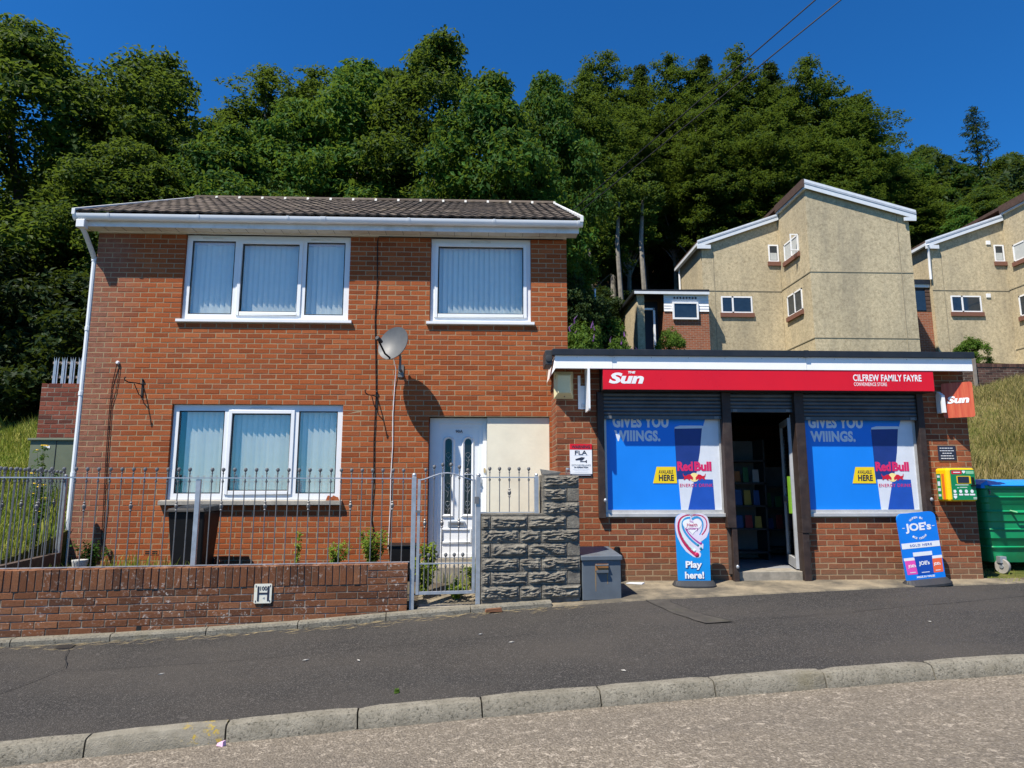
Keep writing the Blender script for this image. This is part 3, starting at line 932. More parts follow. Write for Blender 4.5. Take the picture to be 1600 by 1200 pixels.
# door
dy = .165
mb = MB()
mb.box(4.922, 5.058, dy - .02, dy + .07, .15, 2.160); mb.box(5.700, 5.760, dy - .02, dy + .07, .15, 2.160)
mb.box(5.058, 5.700, dy - .02, dy + .07, 2.075, 2.160)
mb.build("door_frame", m_upvc, house, bevel=.004)
mb = MB()
frame_bars(mb, 5.058, 5.700, .16, 2.075, .055, dy, dy + .06)
mb.box(5.113, 5.645, dy + .012, dy + .05, .215, 2.02)
door = mb.build("door", m_upvc, house)
def arch(x0, x1, z0, z1, n=10):
    r = (x1 - x0) / 2; c = (x0 + x1) / 2
    return [(x0, z0), (x1, z0)] + [(c + r * math.cos(a), z1 - r + r * math.sin(a)) for a in [math.pi * k / n for k in range(n + 1)]]
for (xa, xb) in ((5.150, 5.248), (5.436, 5.534)):
    outer = arch(xa - .048, xb + .048, .72, 1.905); inner = arch(xa, xb, .77, 1.858)
    n = len(outer); vs_ = []; fs = []
    mid = arch(xa - .024, xb + .024, .745, 1.882)
    for ringp, yy in ((outer, dy + .012), (mid, dy - .012), (inner, dy + .006)):
        vs_ += [(x, yy, z) for x, z in ringp]
    for k in range(2):
        for i in range(n):
            fs.append((k * n + i, k * n + (i + 1) % n, (k + 1) * n + (i + 1) % n, (k + 1) * n + i))
    MB().add(vs_, fs).build("glazing_bead", m_upvc, door)
    MB().prism(inner, dy + .004, dy + .011, 'y').build("door_pane", m_leadglass, door)
    c = (xa + xb) / 2
    for zc in (1.62, 1.18, .92):
        lead = [(c + .034 * math.cos(t) * (1 + .2 * math.sin(3 * t)), zc + .034 * math.sin(t)) for t in [2 * math.pi * k / 14 for k in range(15)]]
        MB().tube([(x, dy + .002, z) for x, z in lead], .0028, 4).tube([(c, dy + .002, zc - .034), (c + .012, dy + .002, zc - .10), (c - .01, dy + .002, zc - .17)], .0028, 4)\
            .tube([(c + .01, dy + .002, zc - .09), (c + .035, dy + .002, zc - .06)], .0028, 4).tube([(c, dy + .002, zc - .1), (c - .035, dy + .002, zc - .07)], .0028, 4).build("lead_rose", m_lead, door)
    MB().tube([(xa + .004, dy + .002, 1.35), (c, dy + .002, 1.375), (xb - .004, dy + .002, 1.35)], .003, 4).build("lead_bar", m_lead, door)
mb = MB(); frame_bars(mb, 5.105, 5.545, .365, .565, .022, dy - .008, dy + .02); mb.build("panel_moulding", m_upvc, door, bevel=.006)
MB().prism(ring(5.205, 5.452, .598, .668, .008), dy - .016, dy + .012, 'y').build("letter_plate", m_galv, door)
MB().box(5.225, 5.432, dy - .020, dy - .014, .615, .650).build("letter_flap", m_galv_d, door)
text("90A", 5.300, dy - .004, 1.945, .105, .042, m_ink, door, bold=.01, name="house_number")
MB().box(5.66, 5.682, dy - .03, dy, 1.18, 1.30).tube([(5.671, dy - .05, 1.22), (5.60, dy - .05, 1.22)], .009, 6).tube([(5.671, dy, 1.22), (5.671, dy - .05, 1.22)], .008, 6).build("door_handle", m_upvc_old, door)
MB().prism(ring(5.715, 5.742, 1.36, 1.43, .012), dy - .035, dy - .02, 'y').build("bell_push", M("bell_brass", (.45, .36, .2), .4), house)
MB().box(4.925, 6.66, dy - .10, dy + .10, -.30, .15).build("door_threshold", m_step, house)
MB().box(5.762, 6.668, .045, .14, .15, 2.158).build("painted_panel", m_cream, house)
MB().box(4.80, 5.98, -.62, .05, -.30, .115).build("door_step", m_step, house, bevel=.012)

# blinds behind the glass
def blind(x0, x1, z0, z1, label, gap=0.0):
    e = empty("vertical_blind", ((x0 + x1) / 2, .155, z0), label, "blind", "vertical blinds in the house windows")
    MB().box(x0, x1, .13, .18, z1 - .03, z1 + .02).build("head_rail", m_upvc, e)
    sm = {}
    n = int((x1 - x0 - gap) / .079)
    for i in range(n):
        key = R.randrange(3)
        if key not in sm:
            w = .089; h = z1 - z0 - .03
            b = (.001, .0, .0015)[key]
            sm[key] = MB().add([(-w / 2, 0, 0), (0, b * 2, 0), (w / 2, 0, 0), (-w / 2, 0, h), (0, b, h), (w / 2, 0, h)], [(0, 1, 4, 3), (1, 2, 5, 4)]).mesh("slat", m_blind)
        put("slat", sm[key], e, (x0 + gap + .045 + i * .079 - (x0 + x1) / 2, R.uniform(-.004, .004), R.uniform(-.004, .004)), (0, 0, rad(21) + R.uniform(-.04, .04)))
    return e
blind(1.30, 3.68, 3.62, 4.80, "pale mint vertical blind in the wide upstairs window")
blind(4.92, 6.39, 3.62, 4.80, "pale mint vertical blind in the single upstairs window above the front door")
blind(1.30, 3.66, 1.02, 2.30, "pale mint vertical blind in the downstairs window behind the railings", .12)

# ------------------------------------------------------------------ garden wall (local x runs along the wall, local -y faces the street)
def wl(s, off=0.0, z=0.0):
    q = W0 + WD * s + WN * off
    return (q.x, q.y, z)
gw = empty("garden_wall", wl(0, 0, -.45), "low weathered brick garden wall with upright coping bricks", "wall", rz=WA, local=True)
SL, SR, ZB = -3.2, 3.842, .45            # ends along the wall; local z = world z + .45
mb = MB().box(SL, SR - .006, .004, .205, -.10, .725)
core = mb.build("mortar_core", m_mortar_d, gw)
items = []
for r in range(-1, 7):
    z = (.07 - ZB * 0) + ZB - .075 * (r + 1) + .005 - .005
    z = .52 - .075 * (r + 1) + .005
    off = .1125 if r % 2 else 0
    holes = []
    if r == 5: holes = [(1.02, 1.07)]
    if r == 6: holes = [(1.02, 1.07), (2.42, 2.47)]
    if r == -1: continue
    for a, b, zz in course_bricks(minus(SL, SR, holes), z, off + .03): items.append((a, b, zz, (0, 0), 0, .065, .20))
for k in range(3):                        # quoin at the gate end, level with the coping
    z = .52 + .075 * k + .005
    cuts = [(3.40, 3.62, 3.842), (3.40, 3.512, 3.842), (3.40, 3.62, 3.842)][k]
    for a, b in zip(cuts, cuts[1:]): items.append((a, b - .01 if b < 3.84 else b, z, (0, 0), 0, .065, .20))
s = 3.39
while s > SL:
    items.append((s - .066, s, .525 + R.uniform(-.003, .003), (0, -.004 + R.uniform(-.003, .003)), 0, .215, .225))
    s -= .0755
for it in items:
    u0, u1, z, (ox, oy), rz, h, d = it
    put("brick", brick_mesh(u1 - u0, h, d, m_brick_gdn, R.randrange(4)), core, (u0, oy + R.uniform(-.002, .002), z), (0, 0, R.uniform(-.005, .005)))
# tops of the coping bricks
for i, it in enumerate([t for t in items if t[5] > .2]):
    pass
for x_, z0_, z1_ in ((1.022, .076, .222), (2.422, .0, .148)): MB().box(x_, x_ + .046, .001, .0035, z0_, z1_).build("weep_hole_shade", m_rubber, gw)  # dark boxes stand in for the shade inside the weep holes
mb = MB().box(SL, 3.395, .004, .215, .728, .7385)
mb.build("coping_top", m_brick_gdn, gw)
mb = MB().box(3.40, SR - .002, .004, .20, .728, .7365); mb.build("pier_top", m_brick_gdn, gw)

hy = empty("hydrant_sign", wl(2.285, .006, -.10), "small cream plate marked H and 100 on the garden wall", "sign", rz=WA, local=True)
MB().prism(ring(-.092, .092, 0, .205, .012), -.010, -.002, 'y').build("plate", M("cream_enamel", (.72, .71, .60), .4, .08, 20, dirt=(.65, .5, .08), damt=.6), hy)
MB().box(-.058, -.040, -.013, -.010, .025, .18).box(.046, .066, -.013, -.010, .025, .18).box(-.040, .046, -.013, -.010, .095, .113).build("letter_h", m_ink, hy)
put("number", text_mesh("100", .072, .045, m_ink, .02), hy, (-.030, -.011, .135))
put("number", text_mesh("4", .022, .022, m_greyink, .02), hy, (.0, -.011, .045))
for x in (-.078, .072):
    for z in (.012, .172): MB().box(x, x + .008, -.0125, -.010, z, z + .02).build("screw", m_ink, hy)

# ------------------------------------------------------------------ railings
def spindle(h, knuckle, ball=True, r=.0060):
    mb = MB().tube([(0, 0, 0), (0, 0, h)], r, 6)
    if ball:
        mb.lathe([(.004, h - .012), (.010, h), (.010, h + .006), (.006, h + .012), (.008, h + .02), (.019, h + .034), (.021, h + .046), (.016, h + .06), (.004, h + .066)], n=8)
        mb.lathe([(.011, h - .10), (.014, h - .085), (.011, h - .075)], n=8)
    if knuckle:
        z = knuckle
        mb.lathe([(.008, z - .06), (.016, z - .048), (.010, z - .036), (.021, z - .016), (.021, z + .008), (.010, z + .022), (.016, z + .036), (.008, z + .048)], n=8)
    return mb.mesh("bar", m_galv_d, smooth=True)
rl = empty("front_railing", wl(0, -.10, .29), "galvanised railing with ball finials along the top of the brick wall", "railing", rz=WA, local=True)
MB().box(-3.1, 3.86, -.018, .018, .955, .967).build("top_rail", m_galv, rl)
MB().box(-3.1, 3.86, -.012, .012, .008, .016).build("bottom_rail", m_galv, rl)
sp_a = spindle(1.01, None); sp_b = spindle(1.01, .655)
i = 0
s = -3.05
while s < 3.80:
    if abs(s - 1.51) > .04:
        put("bar", sp_b if i % 4 == 1 else sp_a, rl, (s, 0, .0), (0, R.uniform(-.004, .004), 0))
    s += .1175; i += 1
MB().box(1.485, 1.535, -.01, .04, .0, .945).build("post", m_galv, rl, bevel=.003)
MB().box(-2.3, -2.25, -.01, .04, .0, .945).build("post", m_galv, rl, bevel=.003)

# side railing running back to the corner of the house
a0, a1 = Vector((.45, -2.28, .30)), Vector((.045, -.30, .30))
sd = (a1 - a0); sang = math.atan2(sd.y, sd.x); sL = sd.length
sr = empty("side_railing", tuple(a0), "galvanised railing running back from the street to the house corner", "railing", rz=sang, local=True)
MB().box(0, sL, -.018, .018, .955, .967).build("top_rail", m_galv, sr)
s = .09; i = 0
while s < sL - .05:
    put("bar", sp_b if i % 2 == 0 and i % 4 == 2 else sp_a, sr, (s, 0, 0))
    s += .1175; i += 1
MB().box(sL - .03, sL + .035, -.03, .03, -.35, .98).build("post", m_galv, sr, bevel=.003)
MB().ball((sL, 0, .995), .032, 10, 6).build("post_cap", m_galv, sr, smooth=True)
sb = empty("edging_board", (.25, -1.3, 0), "weathered board holding back the grass below the side railing", "board")
MB().hexa([(a0.x - .04, a0.y, 0), (a0.x + .04, a0.y, 0), (a1.x + .04, a1.y, 0), (a1.x - .04, a1.y, 0)], [(a0.x - .04, a0.y, .29), (a0.x + .04, a0.y, .29), (a1.x + .04, a1.y, .29), (a1.x - .04, a1.y, .29)]).build("plank", m_wood_face, sb)

# gate posts
def gate_post(s, label, top=1.27):
    p = wl(s, -.06, -.22)
    e = empty("gate_post", p, label, "post", "square gate posts", rz=WA, local=True)
    MB().box(-.026, .026, -.026, .026, -.05, top + .22).build("shaft", m_galv, e, bevel=.003)
    MB().ball((0, 0, top + .22 + .018), .027, 10, 6).build("ball_cap", m_galv, e, smooth=True)
    return e
gate_post(3.893, "galvanised gate post at the end of the brick garden wall")
gate_post(4.645, "galvanised gate post at the edge of the grey stone wall")
ga = empty("garden_gate", wl(3.935, -.06, -.06), "galvanised metal garden gate with arched top in front of the white door", "gate", rz=WA, local=True)
GWD = .675
mb = MB().box(0, .034, -.017, .017, 0, 1.30).box(GWD - .034, GWD, -.017, .017, 0, 1.30).box(.034, GWD - .034, -.014, .014, 0, .034)
mb.build("frame", m_galv, ga, bevel=.002)
MB().box(.034, GWD - .034, -.012, .012, .335, .350).build("middle_rail", m_galv, ga)
MB().tube([(.02 + (GWD - .04) * t, 0, 1.29 + .085 * math.sin(math.pi * t) ** 1.5) for t in [k / 14 for k in range(15)]], .0085, 6).build("arched_rail", m_galv, ga, smooth=True)
for k in range(6):
    x = .09 + k * .0985
    t = (x - .02) / (GWD - .04)
    put("long_bar", spindle(1.34 + .085 * math.sin(math.pi * min(max(t, 0), 1)) ** 1.5 - .012, .78 if k % 2 == 0 else None), ga, (x, 0, .02))
sd_ = spindle(.375, None)
for k in range(6): put("dog_bar", sd_, ga, (.140 - .0985 + k * .0985, 0, .02))
MB().box(-.02, .05, -.03, -.017, .92, .945).build("hinge", m_galv_d, ga)
MB().tube([(GWD - .14, -.025, 1.355), (GWD - .06, -.03, 1.36), (GWD - .02, -.03, 1.33), (GWD - .012, -.03, 1.18)], .006, 6).build("latch_loop", m_galv, ga, smooth=True)
MB().box(GWD - .012, GWD + .04, -.04, -.018, 1.02, 1.10).build("latch", m_galv_d, ga)

rs = empty("short_railing", wl(4.68, -.10, .835), "short piece of galvanised railing on top of the stone wall", "railing", rz=WA, local=True)
MB().box(0, .66, -.015, .015, .425, .437).build("top_rail", m_galv, rs)
MB().box(0, .66, -.012, .012, .015, .025).build("bottom_rail", m_galv, rs)
sp_s = spindle(.47, None); sp_k = spindle(.47, .235)
for k in range(5): put("bar", sp_k if k == 2 else sp_s, rs, (.105 + k * .118, 0, .02))
MB().box(.645, .695, -.02, .03, -.02, .445).build("end_post", m_galv, rs, bevel=.003)
MB().ball((.67, .005, .46), .022, 8, 5).build("ball_cap", m_galv, rs, smooth=True)

# ------------------------------------------------------------------ grey stone wall with rock-faced blocks
def _stone():
    g = G("grey_walling_stone")
    col = g.mix(g.step(g.noise(9, 6, .7), .32, .68), (.085, .078, .068), (.25, .23, .185))
    sp = g.step(g.noise(42, 5, .7), .62, .70)
    col = g.mix(g.math('MULTIPLY', sp, .55), col, (.52, .49, .43))
    return g.done(col, .95, g.bump(g.noise(70, 5), .7, .012), 0, .2)
m_stone = _stone()
sw = empty("stone_wall", wl(4.68, 0, -.13), "stepped wall of dark grey rock-faced blocks beside the gate", "wall", rz=WA, local=True)
MB().box(0.004, 1.166, .012, .235, -.12, .955).box(.734, 1.166, .012, .235, .955, 1.425).build("mortar_core", m_mortar_d, sw)
def block(x0, x1, z0, h, rough, seed):
    rr = random.Random(seed)
    w = x1 - x0
    if not rough:
        return MB().box(0, w, 0, .23, 0, h).mesh("block", m_stone, bevel=.004)
    nxx, nzz = max(6, int(w / .018)), 14
    vs_, fs = [], []
    ph = [rr.uniform(0, 6.28) for _ in range(6)]
    for j in range(nzz + 1):
        for i in range(nxx + 1):
            u, v = i / nxx, j / nzz
            e = min(u * w, (1 - u) * w, v * h, (1 - v) * h)
            m = min(1, max(0, (e - .014) / .014))
            q_ = Vector((u * w * 7 + seed * 3.1, v * h * 30, seed * 1.7))
            rd = 1 - min(1, abs(mnoise.noise(q_ + Vector((mnoise.noise(q_ * .6), mnoise.noise(q_ * .5 + Vector((9, 0, 0))) * 1.5, 0)))) * 2.2)
            y = -m * (.006 + .024 * rd ** 1.3 + .008 * mnoise.noise(q_ * 2.7) + rr.uniform(-.003, .003))
            vs_.append((u * w, y, v * h))
    for j in range(nzz):
        for i in range(nxx):
            a = j * (nxx + 1) + i
            fs.append((a, a + 1, a + nxx + 2, a + nxx + 1))
    b = len(vs_)
    vs_ += [(0, .0, 0), (w, .0, 0), (w, .0, h), (0, .0, h), (0, .23, 0), (w, .23, 0), (w, .23, h), (0, .23, h)]
    fs += [(b + 4, b + 5, b + 1, b), (b + 1, b + 5, b + 6, b + 2), (b + 3, b + 2, b + 6, b + 7), (b, b + 3, b + 7, b + 4)]
    return MB().add(vs_, fs).mesh("block", m_stone)
rows = [[(0, .44, 1), (.45, .70, 1), (.71, 1.17, 1)], [(0, .10, 1), (.11, .54, 1), (.55, 1.01, 1), (1.02, 1.17, 0)]]
for r in range(6):
    z = .004 + r * .159
    for (a, b, q) in rows[r % 2]:
        put("block", block(a, b, z, .149, q, r * 10 + int(a * 20)), sw, (a, R.uniform(-.004, .004), z))
for r, row in enumerate([[(.73, 1.17, 1)], [(.73, 1.02, 1), (1.03, 1.17, 0)], [(.73, 1.17, 1)]]):
    for (a, b, q) in row:
        put("block", block(a, b, 0, .149, q, 90 + r * 7 + int(a * 9)), sw, (a, R.uniform(-.004, .004), .958 + r * .158))
MB().box(0.002, .732, .002, .232, .955, .972).build("flat_top", m_stone, sw)
e = tag(put("loose_slab", MB().hexa([(0, 0, 0), (.20, -.02, 0), (.22, .14, 0), (.02, .16, 0)], [(-.03, -.01, .07), (.22, -.04, .035), (.24, .14, .04), (.0, .16, .075)]).mesh("loose_slab", m_concrete, bevel=.004)), "broken concrete slab lying on top of the stone wall", "slab")
e.location = wl(5.42, -.07, 1.297); e.rotation_euler = (0, 0, WA)
jr = empty("glass_jar", wl(5.735, -.08, 1.293), "small clear glass jar standing on top of the stone wall", "jar")
MB().lathe([(.028, 0), (.034, .006), (.034, .045), (.022, .062), (.022, .072)], tuple(wl(5.735, -.08, 1.293)), 12).build("body", glass_mat("jar_glass", 1.6, (.85, .9, .92)), jr, smooth=True)
MB().lathe([(.024, .068), (.024, .086), (.02, .088)], tuple(wl(5.735, -.08, 1.293)), 12).build("lid", m_galv, jr, smooth=True)
e = tag(MB().hexa([(5.75, -1.92, -.235), (5.94, -1.89, -.235), (5.92, -1.82, -.235), (5.74, -1.85, -.235)], [(5.76, -1.92, -.205), (5.93, -1.89, -.195), (5.92, -1.83, -.195), (5.75, -1.85, -.205)]).build("brick_fragment", m_brick), "broken piece of red brick at the foot of the gate post", "brick")
e = tag(MB().hexa([(6.32, -1.40, .82), (6.38, -1.42, .82), (6.38, -1.36, .82), (6.32, -1.34, .82)], [(6.44, -1.32, 1.28), (6.50, -1.34, 1.28), (6.50, -1.28, 1.28), (6.44, -1.26, 1.28)]).build("leaning_batten", M("bare_timber", (.42, .36, .23), .8, .2, 9)), "bare timber batten leaning behind the short railing", "batten")

# ------------------------------------------------------------------ things on the house front
sdx = empty("satellite_dish", (4.42, -.05, 3.0), "grey satellite dish fixed to the brick wall between the upstairs windows", "satellite dish")
nrm = Vector((-.40, -.86, .32)).normalized()
c0 = Vector((4.425, -.40, 3.165))
u = nrm.cross(Vector((0, 0, 1))).normalized(); v = u.cross(nrm)
vs_, fs = [], []
RN, RS = 8, 36
for side, dd in ((0, 0), (1, -.012)):
    for i in range(RN + 1):
        rr_ = i / RN
        for k in range(RS):
            a = 2 * math.pi * k / RS
            p = c0 + u * (.235 * rr_ * math.cos(a)) + v * (.262 * rr_ * math.sin(a)) + nrm * (.055 * rr_ * rr_ - .055 + dd)
            vs_.append(p)
for side in range(2):
    b = side * (RN + 1) * RS
    for i in range(RN):
        for k in range(RS):
            k2 = (k + 1) % RS
            fs.append((b + i * RS + k, b + i * RS + k2, b + (i + 1) * RS + k2, b + (i + 1) * RS + k))
for k in range(RS):
    k2 = (k + 1) % RS; b = RN * RS; t = (2 * RN + 1) * RS
    fs.append((b + k, b + k2, t + k2, t + k))
MB().add(vs_, fs).build("reflector", m_dishg, sdx, smooth=True)
lp = c0 + nrm * .30 - v * .13 - u * .0
MB().tube([c0 - v * .235 + nrm * -.01, c0 - v * .24 + nrm * .12, lp - v * .03], .014, 6).build("feed_arm", m_black, sdx)
MB().tube([lp + nrm * .07, lp + nrm * .02, lp - nrm * .05], [.028, .03, .022], 10).build("receiver", m_darkgrey, sdx, smooth=True)
bk = c0 - nrm * .075
MB().tube([bk, bk + Vector((.02, .10, -.05)), Vector((4.50, -.12, 3.02)), Vector((4.50, -.12, 2.82))], .018, 8).build("mast", m_galv_d, sdx, smooth=True)
MB().box(4.46, 4.54, -.015, -.001, 2.74, 2.92).box(4.485, 4.515, -.12, -.015, 2.82, 2.85).build("wall_bracket", m_galv_d, sdx)
def cable(name, pts, r, mat, label):
    return tag(MB().tube(pts, r, 5).build(name, mat, smooth=True), label, "cable")
cable("white_cable", [(4.40, -.12, 3.02), (4.43, -.03, 2.85), (4.415, -.012, 2.6), (4.40, -.012, 2.2), (4.41, -.012, 1.75), (4.395, -.012, 1.3), (4.40, -.012, .9), (4.385, -.015, .3)], .0052, m_white, "white cable dropping straight down the wall from the satellite dish")
cable("black_cable", [(6.9, -.03, 4.862), (5.6, -.03, 4.868), (4.12, -.03, 4.87), (4.10, -.012, 4.80), (4.115, -.012, 4.2), (4.10, -.012, 3.6), (4.13, -.014, 3.0), (4.15, -.014, 2.5), (4.14, -.014, 1.8), (4.155, -.014, 1.2), (4.13, -.014, .75), (4.17, -.016, .55), (4.15, -.02, .2)], .0075, m_black, "long black cable running from the soffit down the middle of the house wall")
cable("corner_cable", [(.44, -.02, 2.90), (.395, -.012, 2.6), (.39, -.012, 2.3), (.40, -.012, 1.6), (.43, -.014, .9), (.45, -.014, .2)], .0055, m_black, "thin black cable hanging down the left end of the house wall")
cable("corner_cable", [(.47, -.02, 2.90), (.475, -.012, 2.75), (.455, -.012, 2.5), (.41, -.012, 2.3), (.43, -.012, 1.5), (.48, -.014, .9), (.47, -.014, .2)], .0045, m_black, "second thin looped cable beside the left downpipe")
tag(MB().lathe([(.026, 0), (.026, .02), (.018, .035)], (.445, 0, 2.925), 10, (0, -1, 0)).build("cable_cap", m_white, smooth=True), "white round cap where the thin cables leave the wall", "cap")
def hook(x, z, label):
    e = empty("wall_hook", (x, 0, z), label, "hook", "iron basket hooks")
    MB().box(x - .012, x + .012, -.014, -.002, z - .16, z + .10).build("back_plate", m_blackmetal, e)
    MB().tube([(x, -.012, z + .03), (x - .04, -.12, z + .035), (x - .09, -.22, z + .03), (x - .12, -.26, z + .05), (x - .125, -.27, z + .085), (x - .11, -.26, z + .095)], .0085, 6).build("arm", m_blackmetal, e, smooth=True)
    MB().tube([(x, -.012, z - .14), (x - .02, -.05, z - .12), (x - .05, -.14, z + .02)], .007, 6).build("brace", m_blackmetal, e, smooth=True)
    MB().ball((x, -.02, z + .10), .014, 8, 5).build("knob", m_blackmetal, e)
hook(.82, 2.58, "black iron basket hook above the left of the downstairs window")
hook(4.16, 2.42, "black iron basket hook beside the satellite dish cable")

# ------------------------------------------------------------------ bins in the garden
wb = empty("wheelie_bin", (1.95, -.62, .05), "black wheelie bin standing under the downstairs window", "wheelie bin")
MB().hexa([(1.755, -.80, .10), (2.135, -.80, .10), (2.135, -.42, .10), (1.755, -.42, .10)], [(1.715, -.90, .84), (2.175, -.90, .84), (2.175, -.36, .84), (1.715, -.36, .84)]).build("body", m_black, wb, bevel=.02)
MB().hexa([(1.695, -.93, .835), (2.195, -.93, .835), (2.195, -.30, .835), (1.695, -.30, .835)], [(1.72, -.91, .885), (2.17, -.91, .885), (2.16, -.32, .925), (1.73, -.32, .925)]).build("lid", m_black, wb, bevel=.012)
MB().tube([(1.74, -.29, .86), (2.15, -.29, .86)], .016, 8).build("handle", m_black, wb)
for x in (1.74, 2.12): MB().lathe([(.06, 0), (.095, .005), (.095, .04), (.06, .045)], (x, -.36, .145), 14, (1, 0, 0)).build("wheel", m_black, wb, smooth=True)
tb = empty("plastic_tub", (4.66, -.52, 0), "black plastic tub on the ground left of the front door", "tub")
MB().hexa([(4.52, -.68, 0), (4.80, -.68, 0), (4.80, -.40, 0), (4.52, -.40, 0)], [(4.48, -.73, .40), (4.85, -.73, .40), (4.85, -.36, .40), (4.48, -.36, .40)]).build("body", m_black, tb, bevel=.03)
MB().box(4.47, 4.86, -.74, -.35, .385, .41).build("rim", m_black, tb, bevel=.008)

# ------------------------------------------------------------------ the shop
SY = -.70
shop = empty("shop", (9.55, SY, -.06), "single storey brick corner shop with red sign and flat white edged roof", "shop")
SX0, SX1 = 6.70, 12.42
SOP = [(7.30, 11.72, .76, 2.9), (9.0, 10.0, -.3, 2.9)]
slab(MB(), SX0, 9.5, -.30, 2.80, SOP, SY + .0022, SY + .10).build("wall", m_mortar, shop)
s_wall = shop.children[-1]
s_wall2 = slab(MB(), 9.5, SX1, -.30, 2.80, SOP, SY + .0022, SY + .10).build("wall", m_mortar, shop)
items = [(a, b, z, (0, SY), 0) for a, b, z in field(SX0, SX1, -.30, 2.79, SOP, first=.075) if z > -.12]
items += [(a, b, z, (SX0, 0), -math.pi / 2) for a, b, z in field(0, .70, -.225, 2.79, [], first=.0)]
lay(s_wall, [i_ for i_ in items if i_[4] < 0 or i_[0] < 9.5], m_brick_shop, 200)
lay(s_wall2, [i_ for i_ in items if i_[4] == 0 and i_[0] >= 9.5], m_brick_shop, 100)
MB().box(SX0 + .0022, SX0 + .1, SY + .1, 0, -.3, 2.8).build("return_wall", m_mortar, shop)
MB().box(SX1 - .10, SX1, SY + .105, 5.5, -.3, 2.80).box(SX0 + .3, SX1 - .1, 5.4, 5.5, -.3, 2.8).build("side_wall", m_bricktex, shop)
# flat roof edge
FY = -.985
mb = MB().box(SX0 - .03, 12.36, FY + .025, 5.6, 2.765, 2.89)
mb.build("roof_deck", m_dark_int, shop)
MB().box(6.66, 12.36, FY, FY + .022, 2.712, 2.888).build("roof_fascia", m_whitepvc, shop, bevel=.003)
sf = shop.children[-1]
for x in (7.42, 10.05): MB().box(x, x + .006, FY - .002, FY, 2.716, 2.884).build("fascia_joint", m_upvc_old, sf)
for k in range(11): MB().lathe([(.006, 0), (.004, .002)], (6.95 + k * .5, FY, 2.865), 6, (0, -1, 0)).build("nail", m_greyink, sf)
mb = MB().hexa([(6.615, FY + .03, 2.64), (6.66, FY, 2.712), (6.66, -.05, 2.712), (6.63, -.05, 2.66)], [(6.66, FY, 2.888), (6.665, FY, 2.888), (6.665, -.05, 2.888), (6.66, -.05, 2.888)])
mb.build("fascia_return", m_whitepvc, shop)
MB().box(6.62, 12.38, FY - .035, FY + .06, 2.885, 2.972).build("roof_trim", m_felt, shop, bevel=.006)
tr = shop.children[-1]
for x in (7.38, 10.02): MB().box(x, x + .06, FY - .040, FY + .05, 2.882, 2.976).build("trim_joint", m_felt, tr)
MB().box(6.66, 12.34, FY + .06, 5.6, 2.89, 2.945).build("roof_felt", m_felt, shop)
MB().box(6.53, 6.625, -.97, -.60, 2.76, 2.965).build("gutter_box", m_darkgrey, shop, bevel=.01)
MB().lathe([(.045, 0), (.045, .012), (.035, .014)], (6.575, -.97, 2.85), 14, (0, -1, 0)).build("gutter_cap", m_darkgrey, shop, smooth=True)
MB().box(SX0, 12.36, SY - .26, SY, 2.752, 2.764).build("roof_soffit", m_soffit, shop)
# fascia sign
sgn = empty("shop_sign", (9.55, FY + .03, 2.44))
sgn.parent = shop; sgn.location = Vector((9.55, FY + .02, 2.44)) - org(shop)
MB().box(7.296, 11.803, FY + .018, FY + .05, 2.436, 2.738).build("sign_face", m_red, sgn)
MB().box(7.29, 11.81, FY + .05, SY - .01, 2.430, 2.736).build("sign_box", m_blackmetal, sgn)
TY = FY + .0175
text("Sun", 7.372, TY, 2.512, .47, .150, m_white, sgn, bold=.045, shear=.22)
text("THE", 7.632, TY, 2.650, .100, .032, m_white, sgn, bold=.05, shear=.2)
text("CILFREW FAMILY FAYRE", 10.690, TY, 2.566, .945, .092, m_white, sgn, bold=.022, spacing=1.04)
text("CONVENIENCE STORE", 10.695, TY, 2.500, .455, .048, m_white, sgn, bold=.004, spacing=1.05)
# timber posts
def post(x0, x1, z0, z1, y=-.775):
    mb = MB().box(x0, x1, y, SY + .06, z0, z1)
    p = mb.build("timber_post", m_wood_dk, shop, bevel=.006)
    return p
post(7.245, 7.335, .745, 2.43); post(8.945, 9.065, .62, 2.43, -.80); post(9.945, 10.075, .55, 2.43, -.80); post(11.675, 11.765, .72, 2.43)
post(9.005, 9.075, -.10, .62, -.79); post(9.945, 10.040, -.10, .55, -.79)
MB().box(8.965, 9.005, SY - .02, SY + .05, .02, .72).build("door_lining", m_wood_face, shop)
for x, z in ((7.325, .98), (9.05, .12), (11.74, .99)):
    MB().ball((x, -.80, z), .022, 8, 6, 0, (1, .8, 1.2)).build("shutter_lock", m_galv, shop, smooth=True)
# shutters: a hood of slats above each opening
def shutter(x0, x1, z0, z1, y):
    sh = empty("roller_shutter", ((x0 + x1) / 2, y, z0)); sh.parent = shop
    sh.location = Vector(((x0 + x1) / 2, y, z0)) - org(shop)
    n = int((z1 - z0 - .05) / .052)
    pr = [(0, 0), (-.004, .004), (-.010, .015), (-.011, .026), (-.010, .037), (-.004, .048), (0, .052), (.006, .052), (.006, 0)]
    me = MB().prism([(a, b) for a, b in pr], x0 - (x0 + x1) / 2, x1 - (x0 + x1) / 2, 'x').mesh("slat", m_shutter, smooth=True)
    for k in range(n): put("slat", me, sh, (0, R.uniform(-.002, .002), .05 + k * .052))
    MB().box(x0, x1, y - .014, y + .012, z0, z0 + .048).build("bottom_rail", m_shutter, sh, bevel=.004)
    for x in (x0 + .04, x1 - .10): MB().box(x, x + .06, y - .022, y - .014, z0 + .005, z0 + .04).build("catch", m_galv_d, sh)
    return sh
shutter(7.34, 8.945, 2.065, 2.43, -.735); shutter(9.07, 9.945, 2.165, 2.43, -.72); shutter(10.075, 11.675, 2.06, 2.43, -.735)
